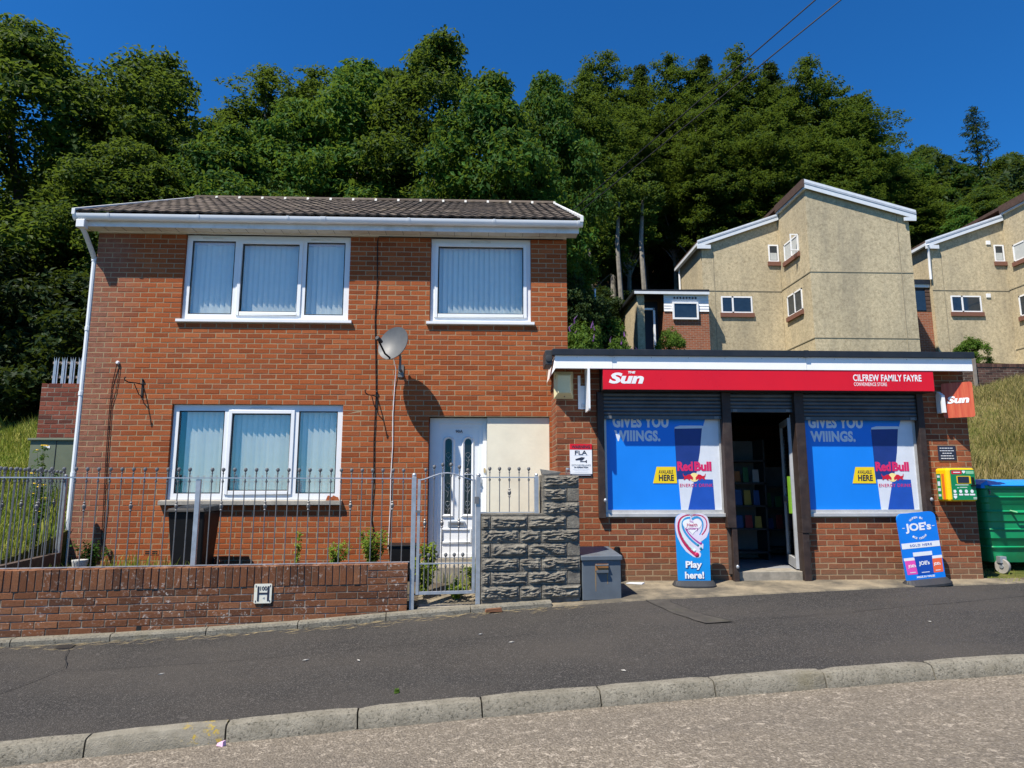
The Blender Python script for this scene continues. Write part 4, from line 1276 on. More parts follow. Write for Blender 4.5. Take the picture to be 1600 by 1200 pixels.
# shop windows with printed vinyl
m_frame_al = M("aluminium_frame", (.50, .50, .49), .4, .08, 8, metal=.3, dirt=(.2, .19, .16), damt=.4)
def poster(x0, x1, z0, z1, shift, idx):
    y = -.672
    w = empty("shop_window", ((x0 + x1) / 2, y, z0)); w.parent = shop
    w.location = Vector(((x0 + x1) / 2, y, z0)) - org(shop)
    frame_bars(MB(), x0 - .03, x1 + .03, z0 - .045, z1 + .05, .045, y - .012, y + .05).build("frame", m_frame_al, w)
    MB().box(x0, x1, y + .002, y + .008, z0, z1).build("vinyl_sheet", m_blue, w)
    vb = w
    X = lambda v: x0 + v
    t0 = y + .0015
    W = x1 - x0
    # grey-white right panel with a slanted left edge
    flat("white_field", [(X(1.115), z0), (X(W), z0), (X(W), z1), (X(1.395), z1), (X(1.345), 1.96), (X(1.20), 1.42)], t0, m_silver, vb, .001)
    # the can
    can = [(X(1.005), z0), (X(.95), 1.93), (X(.965), 1.965), (X(1.36), 1.975), (X(1.40), 1.94), (X(1.46), z0)]
    flat("can_side", can, t0 - .001, m_silver, vb, .001)
    flat("can_panel", [(X(.965), 1.26), (X(.952), 1.93), (X(.965), 1.958), (X(1.335), 1.962), (X(1.29), 1.62), (X(1.215), 1.26)], t0 - .002, m_navy, vb, .001)
    flat("can_panel", [(X(1.10), z0), (X(1.465), z0), (X(1.452), 1.255), (X(1.20), 1.262)], t0 - .002, m_canblue, vb, .001)
    flat("can_rim", [(X(.955), 1.942), (X(1.385), 1.95), (X(1.395), 1.965), (X(1.33), 1.985), (X(1.03), 1.985), (X(.96), 1.965)], t0 - .003, m_silver, vb, .001)
    # logo
    text("Red", X(.972), t0 - .0035, 1.368, .215, .128, m_magenta, vb, bold=.05)
    text("Bull", X(1.205), t0 - .0035, 1.368, .235, .128, m_magenta, vb, bold=.05)
    cx = X(1.20); cz = 1.285
    flat("sun_disc", [(cx + .062 * math.cos(a), cz + .060 * math.sin(a)) for a in [2 * math.pi * k / 20 for k in range(20)]], t0 - .0035, m_sunyellow, vb, .001)
    for sgn_ in (-1, 1):
        bull = [(.012, -.012), (.030, .012), (.055, .040), (.085, .036), (.112, .018), (.140, .022), (.150, .050), (.156, .048), (.150, .012), (.136, -.005), (.150, -.030), (.134, -.036), (.116, -.018), (.090, -.022), (.074, -.042), (.060, -.040), (.064, -.018), (.036, -.030), (.014, -.038), (.024, -.020)]
        pl = [(cx + sgn_ * a, cz + b) for a, b in bull]
        flat("bull_mark", pl, t0 - .0045, m_redprint, vb, .001)
    text("ENERGY DRINK", X(1.0), t0 - .0035, 1.155, .45, .044, m_magenta, vb, bold=.0, spacing=1.15)
    # yellow label
    flat("yellow_label", [(X(.635), 1.205), (X(.962), 1.205), (X(.95), 1.425), (X(.69), 1.425)], t0 - .0045, m_yellow, vb, .001)
    text("AVAILABLE", X(.715), t0 - .006, 1.335, .195, .048, m_ink, vb, bold=.008, spacing=1.06)
    text("HERE", X(.715), t0 - .006, 1.238, .205, .082, m_ink, vb, bold=.035, spacing=1.06)
    text("GIVES YOU", X(.105 + shift), t0, 1.955, .77, .165, m_lettwhite, vb, bold=.05, spacing=1.06)
    text("WIIINGS.", X(.125 + shift), t0, 1.768, .63, .150, m_lettwhite, vb, bold=.05, spacing=1.06)
    MB().box(x0, x1, y + .012, y + .018, z0, z1).build("pane", m_shopglass, w)
    MB().box(x0 - .06, x1 + .06, SY - .035, SY + .06, z0 - .092, z0 - .045).build("window_sill", m_frame_al, w, bevel=.004)
    return w
m_lettwhite = M("poster_white", (.62, .68, .76), .4, .04)
poster(7.362, 8.935, .853, 2.10, 0.0, 0)
poster(10.105, 11.655, .853, 2.10, -.03, 1)
# doorway: step, floor, open door leaf
MB().box(9.075, 9.945, SY - .03, SY + .35, -.12, .052).build("door_sill", m_step, shop, bevel=.008)
MB().box(SX0 + .2, SX1 - .2, SY + .12, 5.4, -.1, .045).build("shop_floor", M("shop_floor_vinyl", (.22, .23, .25), .5, .2, 5), shop)
MB().box(SX0 + .2, SX1 - .2, SY + .12, 5.4, 2.55, 2.6).build("shop_ceiling", m_dark_int, shop)
ld = empty("shop_door", (9.93, SY + .06, .06)); ld.parent = shop; ld.location = Vector((9.93, SY + .06, .06)) - org(shop)
ang = rad(-106)
def leaf(mb, u0, u1, z0, z1, t=.02):
    c, s = math.cos(ang), math.sin(ang)
    P = lambda u_, v_, z: (9.93 - u_ * c + v_ * s, SY + .07 - u_ * s - v_ * c, z)
    return mb.hexa([P(u0, -t, z0), P(u1, -t, z0), P(u1, t, z0), P(u0, t, z0)], [P(u0, -t, z1), P(u1, -t, z1), P(u1, t, z1), P(u0, t, z1)])
mb = MB(); leaf(mb, 0, .06, .07, 2.1); leaf(mb, .74, .80, .07, 2.1); leaf(mb, .06, .74, .07, .20); leaf(mb, .06, .74, 2.02, 2.1); leaf(mb, .06, .74, .95, 1.02)
mb.build("leaf_frame", M("grey_door_frame", (.34, .35, .36), .5, .15), ld)
mb = MB(); leaf(mb, .06, .74, .20, .95, .004); leaf(mb, .06, .74, 1.02, 2.02, .004); mb.build("leaf_glass", m_shopglass, ld)
MB().box(9.955, 9.985, SY + .05, SY + .10, .05, 2.15).build("door_jamb", m_upvc_old, ld)
# inside: shelves with stock
m_stock = [M("packet_" + n, c, .4, .1) for n, c in (("red", (.25, .03, .03)), ("yellow", (.36, .26, .05)), ("blue", (.03, .07, .2)), ("green", (.04, .14, .05)), ("orange", (.32, .12, .03)), ("white", (.34, .34, .33)))]
sh1 = empty("shelf_unit", (9.85, 1.0, .05), "tall shop shelving unit seen through the left of the doorway", "shelves")
for z in (.15, .50, .85, 1.20, 1.55): MB().box(9.40, 10.12, .70, 1.1, z, z + .03).build("shelf", m_darkgrey, sh1)
MB().box(9.40, 10.12, 1.1, 1.14, .05, 1.9).build("back_panel", m_dark_int, sh1)
for x in (9.40, 10.09): MB().box(x, x + .03, .70, 1.1, .05, 1.9).build("upright", m_darkgrey, sh1)
sh2 = empty("shelf_unit", (10.6, 1.7, .05), "lower shop shelving unit further back in the doorway", "shelves")
for z in (.15, .45, .80, 1.15): MB().box(10.15, 11.05, 1.3, 1.72, z, z + .03).build("shelf", m_darkgrey, sh2)
MB().box(10.15, 11.05, 1.72, 1.76, .05, 1.5).build("back_panel", m_dark_int, sh2)
for x in (10.15, 11.02): MB().box(x, x + .03, 1.3, 1.72, .05, 1.5).build("upright", m_darkgrey, sh2)
def packets(xs_, y, z, where, group):
    for k, x in enumerate(xs_):
        w, h = R.uniform(.09, .13), R.uniform(.16, .24)
        m = R.choice(m_stock)
        pos = ("leftmost", "second", "third", "fourth", "rightmost")[k if k < len(xs_) - 1 else 4]
        b = [(x, y, z), (x + w, y, z), (x + w, y + .05, z), (x, y + .05, z)]
        t = [(x + .005, y + .02, z + h), (x + w - .005, y + .02, z + h), (x + w - .005, y + .03, z + h), (x + .005, y + .03, z + h)]
        tag(MB().hexa(b, t).build("snack_packet", m, bevel=.006), "%s snack packet, %s on the %s" % (m.name.split("_")[1], pos, where), "packet", group)
for z, nm in ((.53, "lowest stocked shelf of the tall unit in the shop"), (.88, "middle stocked shelf of the tall unit in the shop"), (1.23, "top stocked shelf of the tall unit in the shop")): packets([9.46 + .155 * k for k in range(4)], .73, z + .001, nm, "snack packets on the near shelves")
for z, nm in ((.48, "lower shelf of the far unit in the shop"), (.83, "upper shelf of the far unit in the shop")): packets([10.2 + .16 * k for k in range(5)], 1.34, z + .001, nm, "snack packets on the far shelves")
tag(MB().box(9.905, 9.925, SY + .12, SY + .18, .80, 1.30).build("poster_strip", M("lime_card", (.16, .34, .02), .6)), "narrow lime green card hanging in the shop doorway", "card")

# ------------------------------------------------------------------ things fixed to the shop front
al = empty("alarm_box", (6.78, SY, 2.36), "cream burglar alarm box high on the left brick pier", "alarm box")
def frustum(x0, x1, z0, z1, y0, y1, ix, iz):
    return MB().hexa([(x0, y0, z0), (x1, y0, z0), (x1, y0, z1), (x0, y0, z1)], [(x0 + ix, y1, z0 + iz), (x1 - ix, y1, z0 + iz), (x1 - ix, y1, z1 - iz), (x0 + ix, y1, z1 - iz)])
MB().box(6.665, 6.925, SY - .03, SY - .001, 2.34, 2.71).build("back_plate", m_beigebox, al)
frustum(6.665, 6.925, 2.34, 2.71, SY - .03, SY - .13, .045, .065).build("cover", m_beigebox, al, bevel=.006)
for k in range(5):
    MB().box(6.675, 6.70, SY - .07, SY - .068, 2.60 + k * .012, 2.606 + k * .012).build("vent_slot", m_ink, al)
MB().lathe([(.008, 0), (.006, .004)], (6.80, SY - .09, 2.362), 8, (0, -1, 0)).build("screw", m_ink, al)
bl = empty("projecting_sign", (7.06, SY, 2.16), "white edge-on projecting sign on a bracket beside the alarm box", "sign")
MB().box(6.995, 7.03, SY - .02, SY - .001, 2.20, 2.66).box(7.03, 7.09, SY - .012, SY - .001, 2.20, 2.52).build("bracket", m_white, bl)
MB().prism(ring(SY - .33, SY - .03, 2.15, 2.74, .03), 7.088, 7.112, 'x').build("panel", m_white, bl)
MB().box(7.045, 7.088, SY - .03, SY - .012, 2.23, 2.27).build("bracket_clip", m_galv, bl)
ws = empty("warning_sign", (7.02, SY, 1.30), "white warning notice with red header and camera picture on the left pier", "sign")
wy = SY - .012
MB().box(6.872, 7.170, wy, SY - .001, 1.300, 1.728).build("plate", m_white, ws)
MB().box(6.872, 7.170, wy - .0015, wy, 1.652, 1.728).build("header", m_red, ws)
MB().box(6.872, 7.170, wy - .0015, wy, 1.300, 1.328).build("footer", m_ink, ws)
text("WARNING", 6.895, wy - .002, 1.668, .25, .042, m_ink, ws, bold=.03)
text("FLA", 6.940, wy - .002, 1.585, .165, .055, m_ink, ws, bold=.01)
text("CCTV SURVEILLANCE", 6.893, wy - .002, 1.437, .255, .020, m_greyink, ws)
text("IN OPERATION", 6.930, wy - .002, 1.407, .185, .019, m_ink, ws, bold=.02)
flat("camera_icon", [(6.945, 1.525), (7.03, 1.552), (7.075, 1.545), (7.045, 1.512), (7.02, 1.503), (7.0, 1.512), (6.95, 1.508)], wy - .0, m_ink, ws, .002)
flat("camera_icon", [(7.01, 1.487), (7.085, 1.487), (7.085, 1.478), (7.10, 1.475), (7.10, 1.512), (7.088, 1.512), (7.082, 1.498), (7.01, 1.498)], wy - .0, m_ink, ws, .002)
for z, a, b in ((1.572, .05, .25), (1.385, .04, .26), (1.370, .06, .24), (1.350, .05, .25)):
    MB().box(6.872 + a, 6.872 + b, wy - .001, wy, z, z + .005).build("small_print", m_silver, ws)
for z in (1.31,): MB().box(6.895, 7.15, wy - .0025, wy - .0015, z, z + .007).build("footer_line", m_silver, ws)

ps = empty("hanging_sign", (12.05, SY, 2.1), "faded red projecting newspaper sign on the right brick pier", "sign")
g = G("sun_faded_red")
colr = g.mix(g.step(g.noise(2.5, 5, .6, g.stretch((14, 14, .8))), .35, .7), (.42, .055, .025), (.55, .13, .055))
m_fadedred = g.done(colr, .45)
def yawed(pts, c, a):
    ca, sa = math.cos(a), math.sin(a)
    return [(c[0] + x * ca - y * sa, c[1] + x * sa + y * ca, z) for x, y, z in pts]
pa = rad(-38)
def pane_part(name, outline, y0, y1, mat):
    n = len(outline)
    v_ = yawed([(x, y0, z) for x, z in outline] + [(x, y1, z) for x, z in outline], (12.04, SY - .07), pa)
    return MB().add(v_, [tuple(range(n)), tuple(range(2 * n - 1, n - 1, -1))] + [(i, i + n, (i + 1) % n + n, (i + 1) % n) for i in range(n)]).build(name, mat, ps)
pane_part("panel", ring(0, .36, 2.09, 2.57, .03), 0, .025, m_fadedred)
MB().prism([(SY - .02, 2.16), (SY - .15, 2.16), (SY - .14, 2.40), (SY - .05, 2.46), (SY - .02, 2.40)], 11.985, 12.03, 'x').build("bracket", m_white, ps)
put("lettering", text_mesh("Sun", .26, .10, m_white, .045, .2), ps, Vector(yawed([(.05, -.002, 2.285)], (12.04, SY - .07), pa)[0]) - org(ps), (0, 0, pa))
pq = empty("plaque", (12.08, SY, 1.5), "small black slate plaque with white text above the defibrillator", "plaque")
MB().box(11.955, 12.200, SY - .014, SY - .001, 1.515, 1.717).build("slate", m_ink, pq)
for k, (a, b) in enumerate(((.02, .225), (.02, .23), (.055, .195), (.03, .225), (.03, .22))):
    u_ = a; z = 1.688 - k * .035
    while u_ < b - .02:
        w = R.uniform(.018, .042)
        MB().box(11.955 + u_, 11.955 + min(u_ + w, b), SY - .0155, SY - .014, z - .010, z).build("text_line", m_silver, pq)
        u_ += w + .007
ae = empty("defibrillator_cabinet", (12.08, SY, .97), "yellow and green defibrillator cabinet on the right brick pier", "cabinet")
ax0, ax1, ayf = 11.885, 12.275, SY - .24
MB().box(ax0 + .0, ax1, ayf, SY - .001, .965, 1.405).build("body", m_aed_y, ae, bevel=.028)
MB().prism(ring(ax0 + .045, ax1 - .012, .985, 1.385, .02), ayf - .004, ayf + .002, 'y').build("door_panel", m_aed_g, ae)
fy = ayf - .004
flat("red_badge", ring(ax0 + .06, ax0 + .20, 1.325, 1.372, .006), fy, m_redprint, ae)
flat("badge_print", ring(ax0 + .085, ax0 + .178, 1.342, 1.354, .004), fy - .0015, m_white, ae)
flat("heart_badge", [(ax0 + .23, 1.33), (ax0 + .25, 1.352), (ax0 + .25, 1.368), (ax0 + .232, 1.372), (ax0 + .228, 1.366), (ax0 + .214, 1.372), (ax0 + .208, 1.36), (ax0 + .21, 1.35)], fy, m_white, ae)
flat("green_badge", ring(ax0 + .258, ax0 + .365, 1.328, 1.368, .006), fy, M("pale_green", (.25, .55, .33), .4), ae)
flat("viewing_frame", ring(ax0 + .125, ax0 + .315, 1.20, 1.30, .008), fy - .0, m_aed_y, ae, .004)
flat("viewing_window", ring(ax0 + .135, ax0 + .290, 1.208, 1.292, .004), fy - .004, m_ink, ae, .002)
MB().box(ax0 + .325, ax0 + .352, fy - .02, fy, 1.19, 1.285).box(ax0 + .305, ax0 + .372, fy - .024, fy, 1.165, 1.185).build("latch", m_black, ae, bevel=.004)
for k in range(4):
    xx = ax0 + .085 + k * .078
    flat("pictogram", [(xx + .022 * math.cos(t), 1.098 + .024 * math.sin(t)) for t in [2 * math.pi * j / (5 + k) for j in range(5 + k)]], fy, m_white, ae)
    flat("pictogram_label", ring(xx - .022 - .004 * k, xx + .026 + .004 * k, 1.045, 1.066, .008), fy, m_white, ae)
for a, b, z in ((.10, .28, 1.178), (.16, .26, 1.145), (.12, .15, 1.14), (.33, .375, 1.012), (.33, .375, .995)): flat("small_print", ring(ax0 + a, ax0 + b, z, z + .009, .002), fy, M("print_white_%d" % int(z * 1000), (.6, .68, .62), .5), ae)
flat("heart_mark", [(ax0 + .085, .998), (ax0 + .108, 1.022), (ax0 + .106, 1.038), (ax0 + .09, 1.04), (ax0 + .085, 1.034), (ax0 + .078, 1.04), (ax0 + .063, 1.036), (ax0 + .062, 1.02)], fy, m_white, ae)
mb = MB().box(ax0 - .003, ax0 + .001, ayf + .13, SY - .03, .99, 1.33); mb.build("side_label", m_aed_g, ae)
MB().box(ax0 - .003, ax0 + .001, ayf + .06, ayf + .11, .99, 1.33).build("side_strip", m_aed_o, ae)
for z, h in ((1.28, .03), (1.17, .06), (1.10, .04), (1.03, .03)): MB().box(ax0 - .005, ax0 - .002, ayf + .145, SY - .045, z, z + h).build("side_symbol", m_silver, ae)

pi = tag(MB().tube([(7.50, SY - .05, -.08), (7.485, SY - .05, .15), (7.475, SY - .05, .375)], .034, 10).tube([(7.475, SY - .05, .30), (7.475, SY - .05, .36)], .042, 10).build("pipe_stub", m_black, smooth=True), "short black drainpipe stub standing against the shop wall", "pipe")

# ------------------------------------------------------------------ grey metal box
gb = empty("metal_box", wl(6.11, -.25, -.16), "grey metal storage box with rusty handle beside the stone wall", "storage box", rz=WA, local=True)
MB().box(-.235, .235, -.26, .26, 0, .46).build("body", m_cabgrey, gb, bevel=.006)
MB().hexa([(-.25, -.285, .455), (.25, -.285, .455), (.25, .28, .50), (-.25, .28, .50)], [(-.25, -.285, .505), (.25, -.285, .505), (.25, .28, .57), (-.25, .28, .57)]).build("lid", m_cabgrey, gb, bevel=.006)
MB().box(-.08, .08, -.275, -.26, .335, .415).build("handle_recess", m_rust, gb)
MB().tube([(-.075, -.262, .41), (-.07, -.295, .40), (.07, -.295, .40), (.075, -.262, .41)], .009, 6).box(-.07, .07, -.30, -.27, .315, .345).build("handle", m_cabgrey, gb)
g = G("rust_run"); 
m_rustrun = g.done(g.mix(g.step(g.noise(14, 5, .7, g.stretch((3, 3, .5))), .35, .65), (.13, .12, .10), (.30, .19, .08)), .7)
for x, l in ((-.085, .24), (.06, .16)): MB().prism([(x, .34), (x + .018, .34), (x + .014, .34 - l), (x + .004, .34 - l)], -.2612, -.2600, 'y').build("rust_streak", m_rustrun, gb)

# ------------------------------------------------------------------ pavement signs
def sign_base(e, w, mat):
    pr = [(-.20, 0), (.20, 0), (.20, .025), (.10, .075), (-.10, .075), (-.20, .025)]
    mb = MB()
    n = 12
    out_b = [((w / 2 + .04) * math.copysign(abs(math.cos(a)) ** .6, math.cos(a)), .17 * math.copysign(abs(math.sin(a)) ** .8, math.sin(a))) for a in [2 * math.pi * k / 28 for k in range(28)]]
    out_t = [(x * .90, y * .42) for x, y in out_b]
    v_ = [(x, y, 0) for x, y in out_b] + [(x, y, .028) for x, y in out_b] + [(x, y, .080) for x, y in out_t]
    n = 28
    f_ = [tuple(range(n - 1, -1, -1)), tuple(range(2 * n, 3 * n))]
    for k in range(2):
        f_ += [(k * n + i, k * n + (i + 1) % n, (k + 1) * n + (i + 1) % n, (k + 1) * n + i) for i in range(n)]
    return mb.add(v_, f_).build("base", mat, e, smooth=False)
a1_ = empty("pavement_sign", (8.41, -.98, -.105), "blue lottery pavement sign with heart shaped top reading Play here", "pavement sign", "free standing pavement signs", rad(-2), local=True)
sign_base(a1_, .47, m_darkgrey)
heart = []
for k in range(25):
    t = math.pi * k / 24
    heart.append(t)
lobeL = [(-.10 + .112 * math.cos(a), .835 + .085 * math.sin(a)) for a in [math.pi - (math.pi * .88) * k / 12 for k in range(13)]]
lobeR = [(-x, z) for x, z in lobeL[::-1]]
outline = [(-.205, .06), (-.215, .60), (-.222, .78)] + lobeL + [(0, .862)] + lobeR + [(.222, .78), (.215, .60), (.210, .06)]
MB().prism(outline[::-1], -.012, .012, 'y').build("panel", m_skyblue, a1_, bevel=0)
y = -.0125
sw_out = [(-.218, .76), (-.214, .70), (-.195, .62), (-.15, .52), (-.09, .44), (.0, .375), (.055, .36), (.09, .375), (.10, .41), (.08, .44), (.13, .48), (.135, .53), (.10, .56), (.18, .62), (.215, .70), (.222, .78)]
m_lilac = M("lilac_white", (.66, .62, .74), .4, .05)
flat("heart_ground", (sw_out + lobeR[::-1] + [(0, .862)] + lobeL[::-1])[::-1], y, m_lilac, a1_, .001)
def band(name, pts, w0, w1, mat, t):
    L_, Rr = [], []
    for i, p in enumerate(pts):
        a = Vector(pts[max(i - 1, 0)]); b = Vector(pts[min(i + 1, len(pts) - 1)])
        d = (b - a).normalized(); nn = Vector((-d.y, d.x)); w = w0 + (w1 - w0) * i / (len(pts) - 1)
        L_.append(tuple(Vector(p) + nn * w)); Rr.append(tuple(Vector(p) - nn * w))
    for i in range(len(pts) - 1):
        pass
    v_ = [(x, y - t, z) for x, z in L_] + [(x, y - t, z) for x, z in Rr]
    n = len(pts)
    MB().add(v_, [(i, i + 1, n + i + 1, n + i) for i in range(n - 1)]).build(name, mat, a1_)
def bez(p0, p1, p2, p3, n=14):
    return [tuple(((1 - t) ** 3 * np.array(p0) + 3 * (1 - t) ** 2 * t * np.array(p1) + 3 * (1 - t) * t * t * np.array(p2) + t ** 3 * np.array(p3))) for t in [k / n for k in range(n + 1)]]
m_pinkw = M("swirl_pink_white", (.72, .58, .66), .4); m_swb = M("swirl_blue", (.03, .28, .58), .4); m_swp = M("swirl_purple", (.36, .04, .30), .4); m_pale = M("swirl_pale_mint", (.62, .74, .74), .4)
band("swirl", bez((-.03, .90), (-.26, .90), (-.21, .58), (.035, .40)), .007, .024, m_crimson, .0015)
band("swirl", bez((-.03, .885), (-.23, .88), (-.17, .60), (.03, .45)), .006, .022, m_pale, .0015)
band("swirl", bez((-.02, .868), (-.19, .87), (-.15, .66), (.075, .51)), .012, .014, m_swb, .0020)
band("swirl", bez((-.02, .84), (-.16, .83), (-.10, .66), (.11, .53)), .004, .010, m_swp, .0025)
band("swirl", bez((.01, .90), (.21, .93), (.24, .76), (.12, .65)), .006, .008, m_crimson, .0015)
band("swirl", bez((.0, .845), (.10, .93), (.20, .80), (.09, .65)), .016, .006, m_swb, .0020)
hrt = [(.13 * (16 * math.sin(t) ** 3) / 17, .765 + .115 * (13 * math.cos(t) - 5 * math.cos(2 * t) - 2 * math.cos(3 * t) - math.cos(4 * t)) / 17) for t in [2 * math.pi * k / 36 for k in range(36)]]
flat("inner_heart", hrt, y - .003, m_white, a1_, .001)
for xx, zz, rr_, mm in ((.045, .40, .030, m_crimson), (.062, .522, .016, m_teal), (.105, .545, .013, m_swp), (.10, .478, .018, m_teal), (.02, .455, .018, m_pale)):
    MB().ball((xx, y - .002, zz), rr_, 12, 8, 0, (1, .25, 1)).build("lottery_ball", mm, a1_, smooth=True)
put("lettering", text_mesh("The", .05, .022, m_swp, .0), a1_, (-.035, y - .0045, .805))
put("lettering", text_mesh("Health", .135, .040, m_crimson, .01), a1_, (-.068, y - .0045, .757))
put("lettering", text_mesh("Lottery", .150, .048, m_swp, .01), a1_, (-.075, y - .0045, .705))
for bd, mm, dx, yy in ((.075, m_navy, .006, .0008), (.035, m_white, 0, .002)):
    put("lettering", text_mesh("Play", .205 + bd * .1, .105 + bd * .1, mm, bd), a1_, (-.102 - bd * .05 + dx, y - yy, .215 - bd * .05 - dx))
    put("lettering", text_mesh("here!", .240 + bd * .1, .085 + bd * .1, mm, bd), a1_, (-.115 - bd * .05 + dx, y - yy, .105 - bd * .05 - dx))

a2_ = empty("pavement_sign", (11.45, -.98, -.098), "blue ice cream pavement sign with three tubs leaning by the right pier", "pavement sign", "free standing pavement signs", rad(2), local=True)
a2_.rotation_euler = (0, rad(-4.8), rad(2))
m_jblue = M("ice_cream_blue", (.004, .19, .72), .33, .05); m_jdeep = M("tub_blue", (.008, .07, .40), .33, .06)
sign_base(a2_, .54, m_darkgrey)
MB().prism(ring(-.265, .265, .06, .925, .004, rt=.075, rb=.004), -.012, .012, 'y').build("panel", m_jblue, a2_)
flat("white_band", [(-.262, .475), (.262, .475), (.262, .545), (-.262, .545)], y, m_white, a2_, .001)
put("lettering", text_mesh("SOLD HERE", .30, .028, m_jdeep, 0, spacing=1.2), a2_, (-.15, y - .002, .497))
put("lettering", text_mesh("JOE's", .355, .130, m_white, .035), a2_, (-.175, y - .0005, .665))
for x in (-.215, .195): flat("dash", [(x, .735), (x + .035, .735), (x + .035, .742), (x, .742)], y, m_white, a2_, .001)
def arc_text(s_, cx, cz, r, a0, a1, h, up):
    n = len(s_)
    for i, ch in enumerate(s_):
        if ch == ' ': continue
        a = rad(a0 + (a1 - a0) * i / (n - 1))
        me = text_mesh(ch, h * .8, h, m_white, .03)
        tilt = (math.pi / 2 - a) if up else (-math.pi / 2 - a)
        px, pz = cx + r * math.cos(a), cz + r * math.sin(a)
        put("lettering", me, a2_, (px - h * .4 * math.cos(tilt), y - .0005, pz - h * .4 * math.sin(-tilt)), (0, tilt, 0))
arc_text("HUFEN IA", 0, .715, .135, 128, 60, .026, True)
arc_text("ICE CREAM", 0, .725, .145, 232, 312, .026, False)
put("lettering", text_mesh("MADE IN WALES", .245, .024, m_white, .03), a2_, (-.125, y - .0005, .098))
def tub(x0, x1, z0, z1, mat, lid, yy, s_):
    ins = (x1 - x0) * .06
    flat("tub_print", [(x0 + ins, z0), (x1 - ins, z0), (x1, z1), (x0, z1)], yy, mat, a2_, .001)
    flat("tub_lid_print", [(x0 - .008, z1), (x1 + .008, z1), (x1 + .008, z1 + lid), (x0 - .008, z1 + lid)], yy, m_white, a2_, .001)
    put("lettering", text_mesh("JOE's", (x1 - x0) * .6, s_, m_white, .035), a2_, (x0 + (x1 - x0) * .2, yy - .0012, z0 + (z1 - z0) * .45))
    flat("flavour_print", [(x0 + (x1 - x0) * .28, z0 + .02), (x1 - (x1 - x0) * .28, z0 + .02), (x1 - (x1 - x0) * .28, z0 + .03), (x0 + (x1 - x0) * .28, z0 + .03)], yy - .001, m_silver, a2_, .0008)
tub(-.255, -.08, .150, .325, m_pink, .035, y, .045)
tub(.10, .255, .150, .325, m_orange, .035, y, .045)
tub(-.120, .125, .140, .372, m_jdeep, .05, y - .002, .062)

# ------------------------------------------------------------------ green waste container
db = empty("waste_container", (13.5, .2, -.05), "large green wheeled waste container with blue lid beside the shop", "waste container")
bx0, bx1, by0, by1 = 12.84, 14.15, -.30, .72
prof = [(0.0, .10, .10), (.0, .07, .22), (.0, .05, .42), (.0, .035, .44), (.0, .03, .66), (.0, .015, .68), (.0, .010, .92), (.0, -.004, .94), (.0, -.010, 1.12), (0, -.03, 1.135), (0, -.03, 1.18)]
vs_, fs = [], []
for _, ins, z in prof:
    x0_, x1_, y0_, y1_ = bx0 + ins, bx1 - ins, by0 + ins, by1 - ins
    r_ = .09
    for (px, pz) in ring(x0_, x1_, y0_, y1_, r_, 4): vs_.append((px, pz, z + .0))
n = len(ring(0, 1, 0, 1, .09, 4))
for k in range(len(prof) - 1):
    for i in range(n): fs.append((k * n + i, k * n + (i + 1) % n, (k + 1) * n + (i + 1) % n, (k + 1) * n + i))
fs.append(tuple(range(n - 1, -1, -1)))
MB().add(vs_, fs).build("body", m_bin_g, db, smooth=True)
for z, ins in ((.30, .048), (.55, .026), (.80, .004), (1.00, -.014)):
    rg = ring(bx0 + ins, bx1 - ins, by0 + ins, by1 - ins, .09, 4)
    MB().add([(a, b, z) for a, b in rg] + [(a + (a - 13.5) * .012, b + (b - .2) * .02, z + .012) for a, b in rg] + [(a, b, z + .03) for a, b in rg], [(k * n + i, k * n + (i + 1) % n, (k + 1) * n + (i + 1) % n, (k + 1) * n + i) for k in range(2) for i in range(n)]).build("rib", m_bin_g, db, smooth=True)
lid = []
for k in range(7):
    t = k / 6
    lid.append((by0 - .05 + (by1 - by0 + .10) * t, 1.185 + .085 * math.sin(math.pi * t) ** .7))
MB().prism(lid + [(by1 + .05, 1.165), (by0 - .05, 1.165)], bx0 + .06, bx1 - .06, 'x').build("lid", m_bin_b, db, bevel=.012)
MB().hexa([(bx0 - .045, by0 - .02, 1.14), (bx0 + .07, by0 - .02, 1.14), (bx0 + .07, by1, 1.14), (bx0 - .045, by1, 1.14)], [(bx0 - .03, by0, 1.195), (bx0 + .07, by0, 1.25), (bx0 + .07, by1, 1.25), (bx0 - .03, by1, 1.195)]).build("lid_flange", m_bin_b, db)
for x in (13.38, 13.9):
    MB().tube([(x - .17, by0 + .01, .82), (x - .13, by0 - .06, .80), (x + .25, by0 - .06, .80), (x + .29, by0 + .01, .82)], .016, 8).build("grab_bar", m_bin_g, db, smooth=True)
MB().box(13.09, 13.23, by0 + .0, by0 + .018, 1.055, 1.125).build("sticker", M("sticker_brown", (.35, .18, .03), .5), db)
MB().tube([(12.90, by0 + .04, 1.16), (12.915, by0 - .03, 1.10), (12.93, by0 + .02, 1.02)], .012, 6).build("lid_catch", m_galv_d, db)
for x in (13.02, 14.0):
    for yy in (by0 + .02, by1 - .14):
        wcs = MB().lathe([(.05, -.02), (.098, -.024), (.105, 0), (.098, .024), (.05, .02)], (x, yy, .055), 18, (1, .35, 0)).build("castor_wheel", M("worn_rubber", (.30, .28, .25), .7, .2) if (x < 13.5 and yy < 0) else bpy.data.materials["worn_rubber"], db, smooth=True)
        MB().lathe([(.03, -.03), (.03, .03)], (x, yy, .055), 10, (1, .35, 0)).box(x - .045, x + .045, yy - .03, yy + .05, .10, .19).build("castor_fork", m_galv, db)

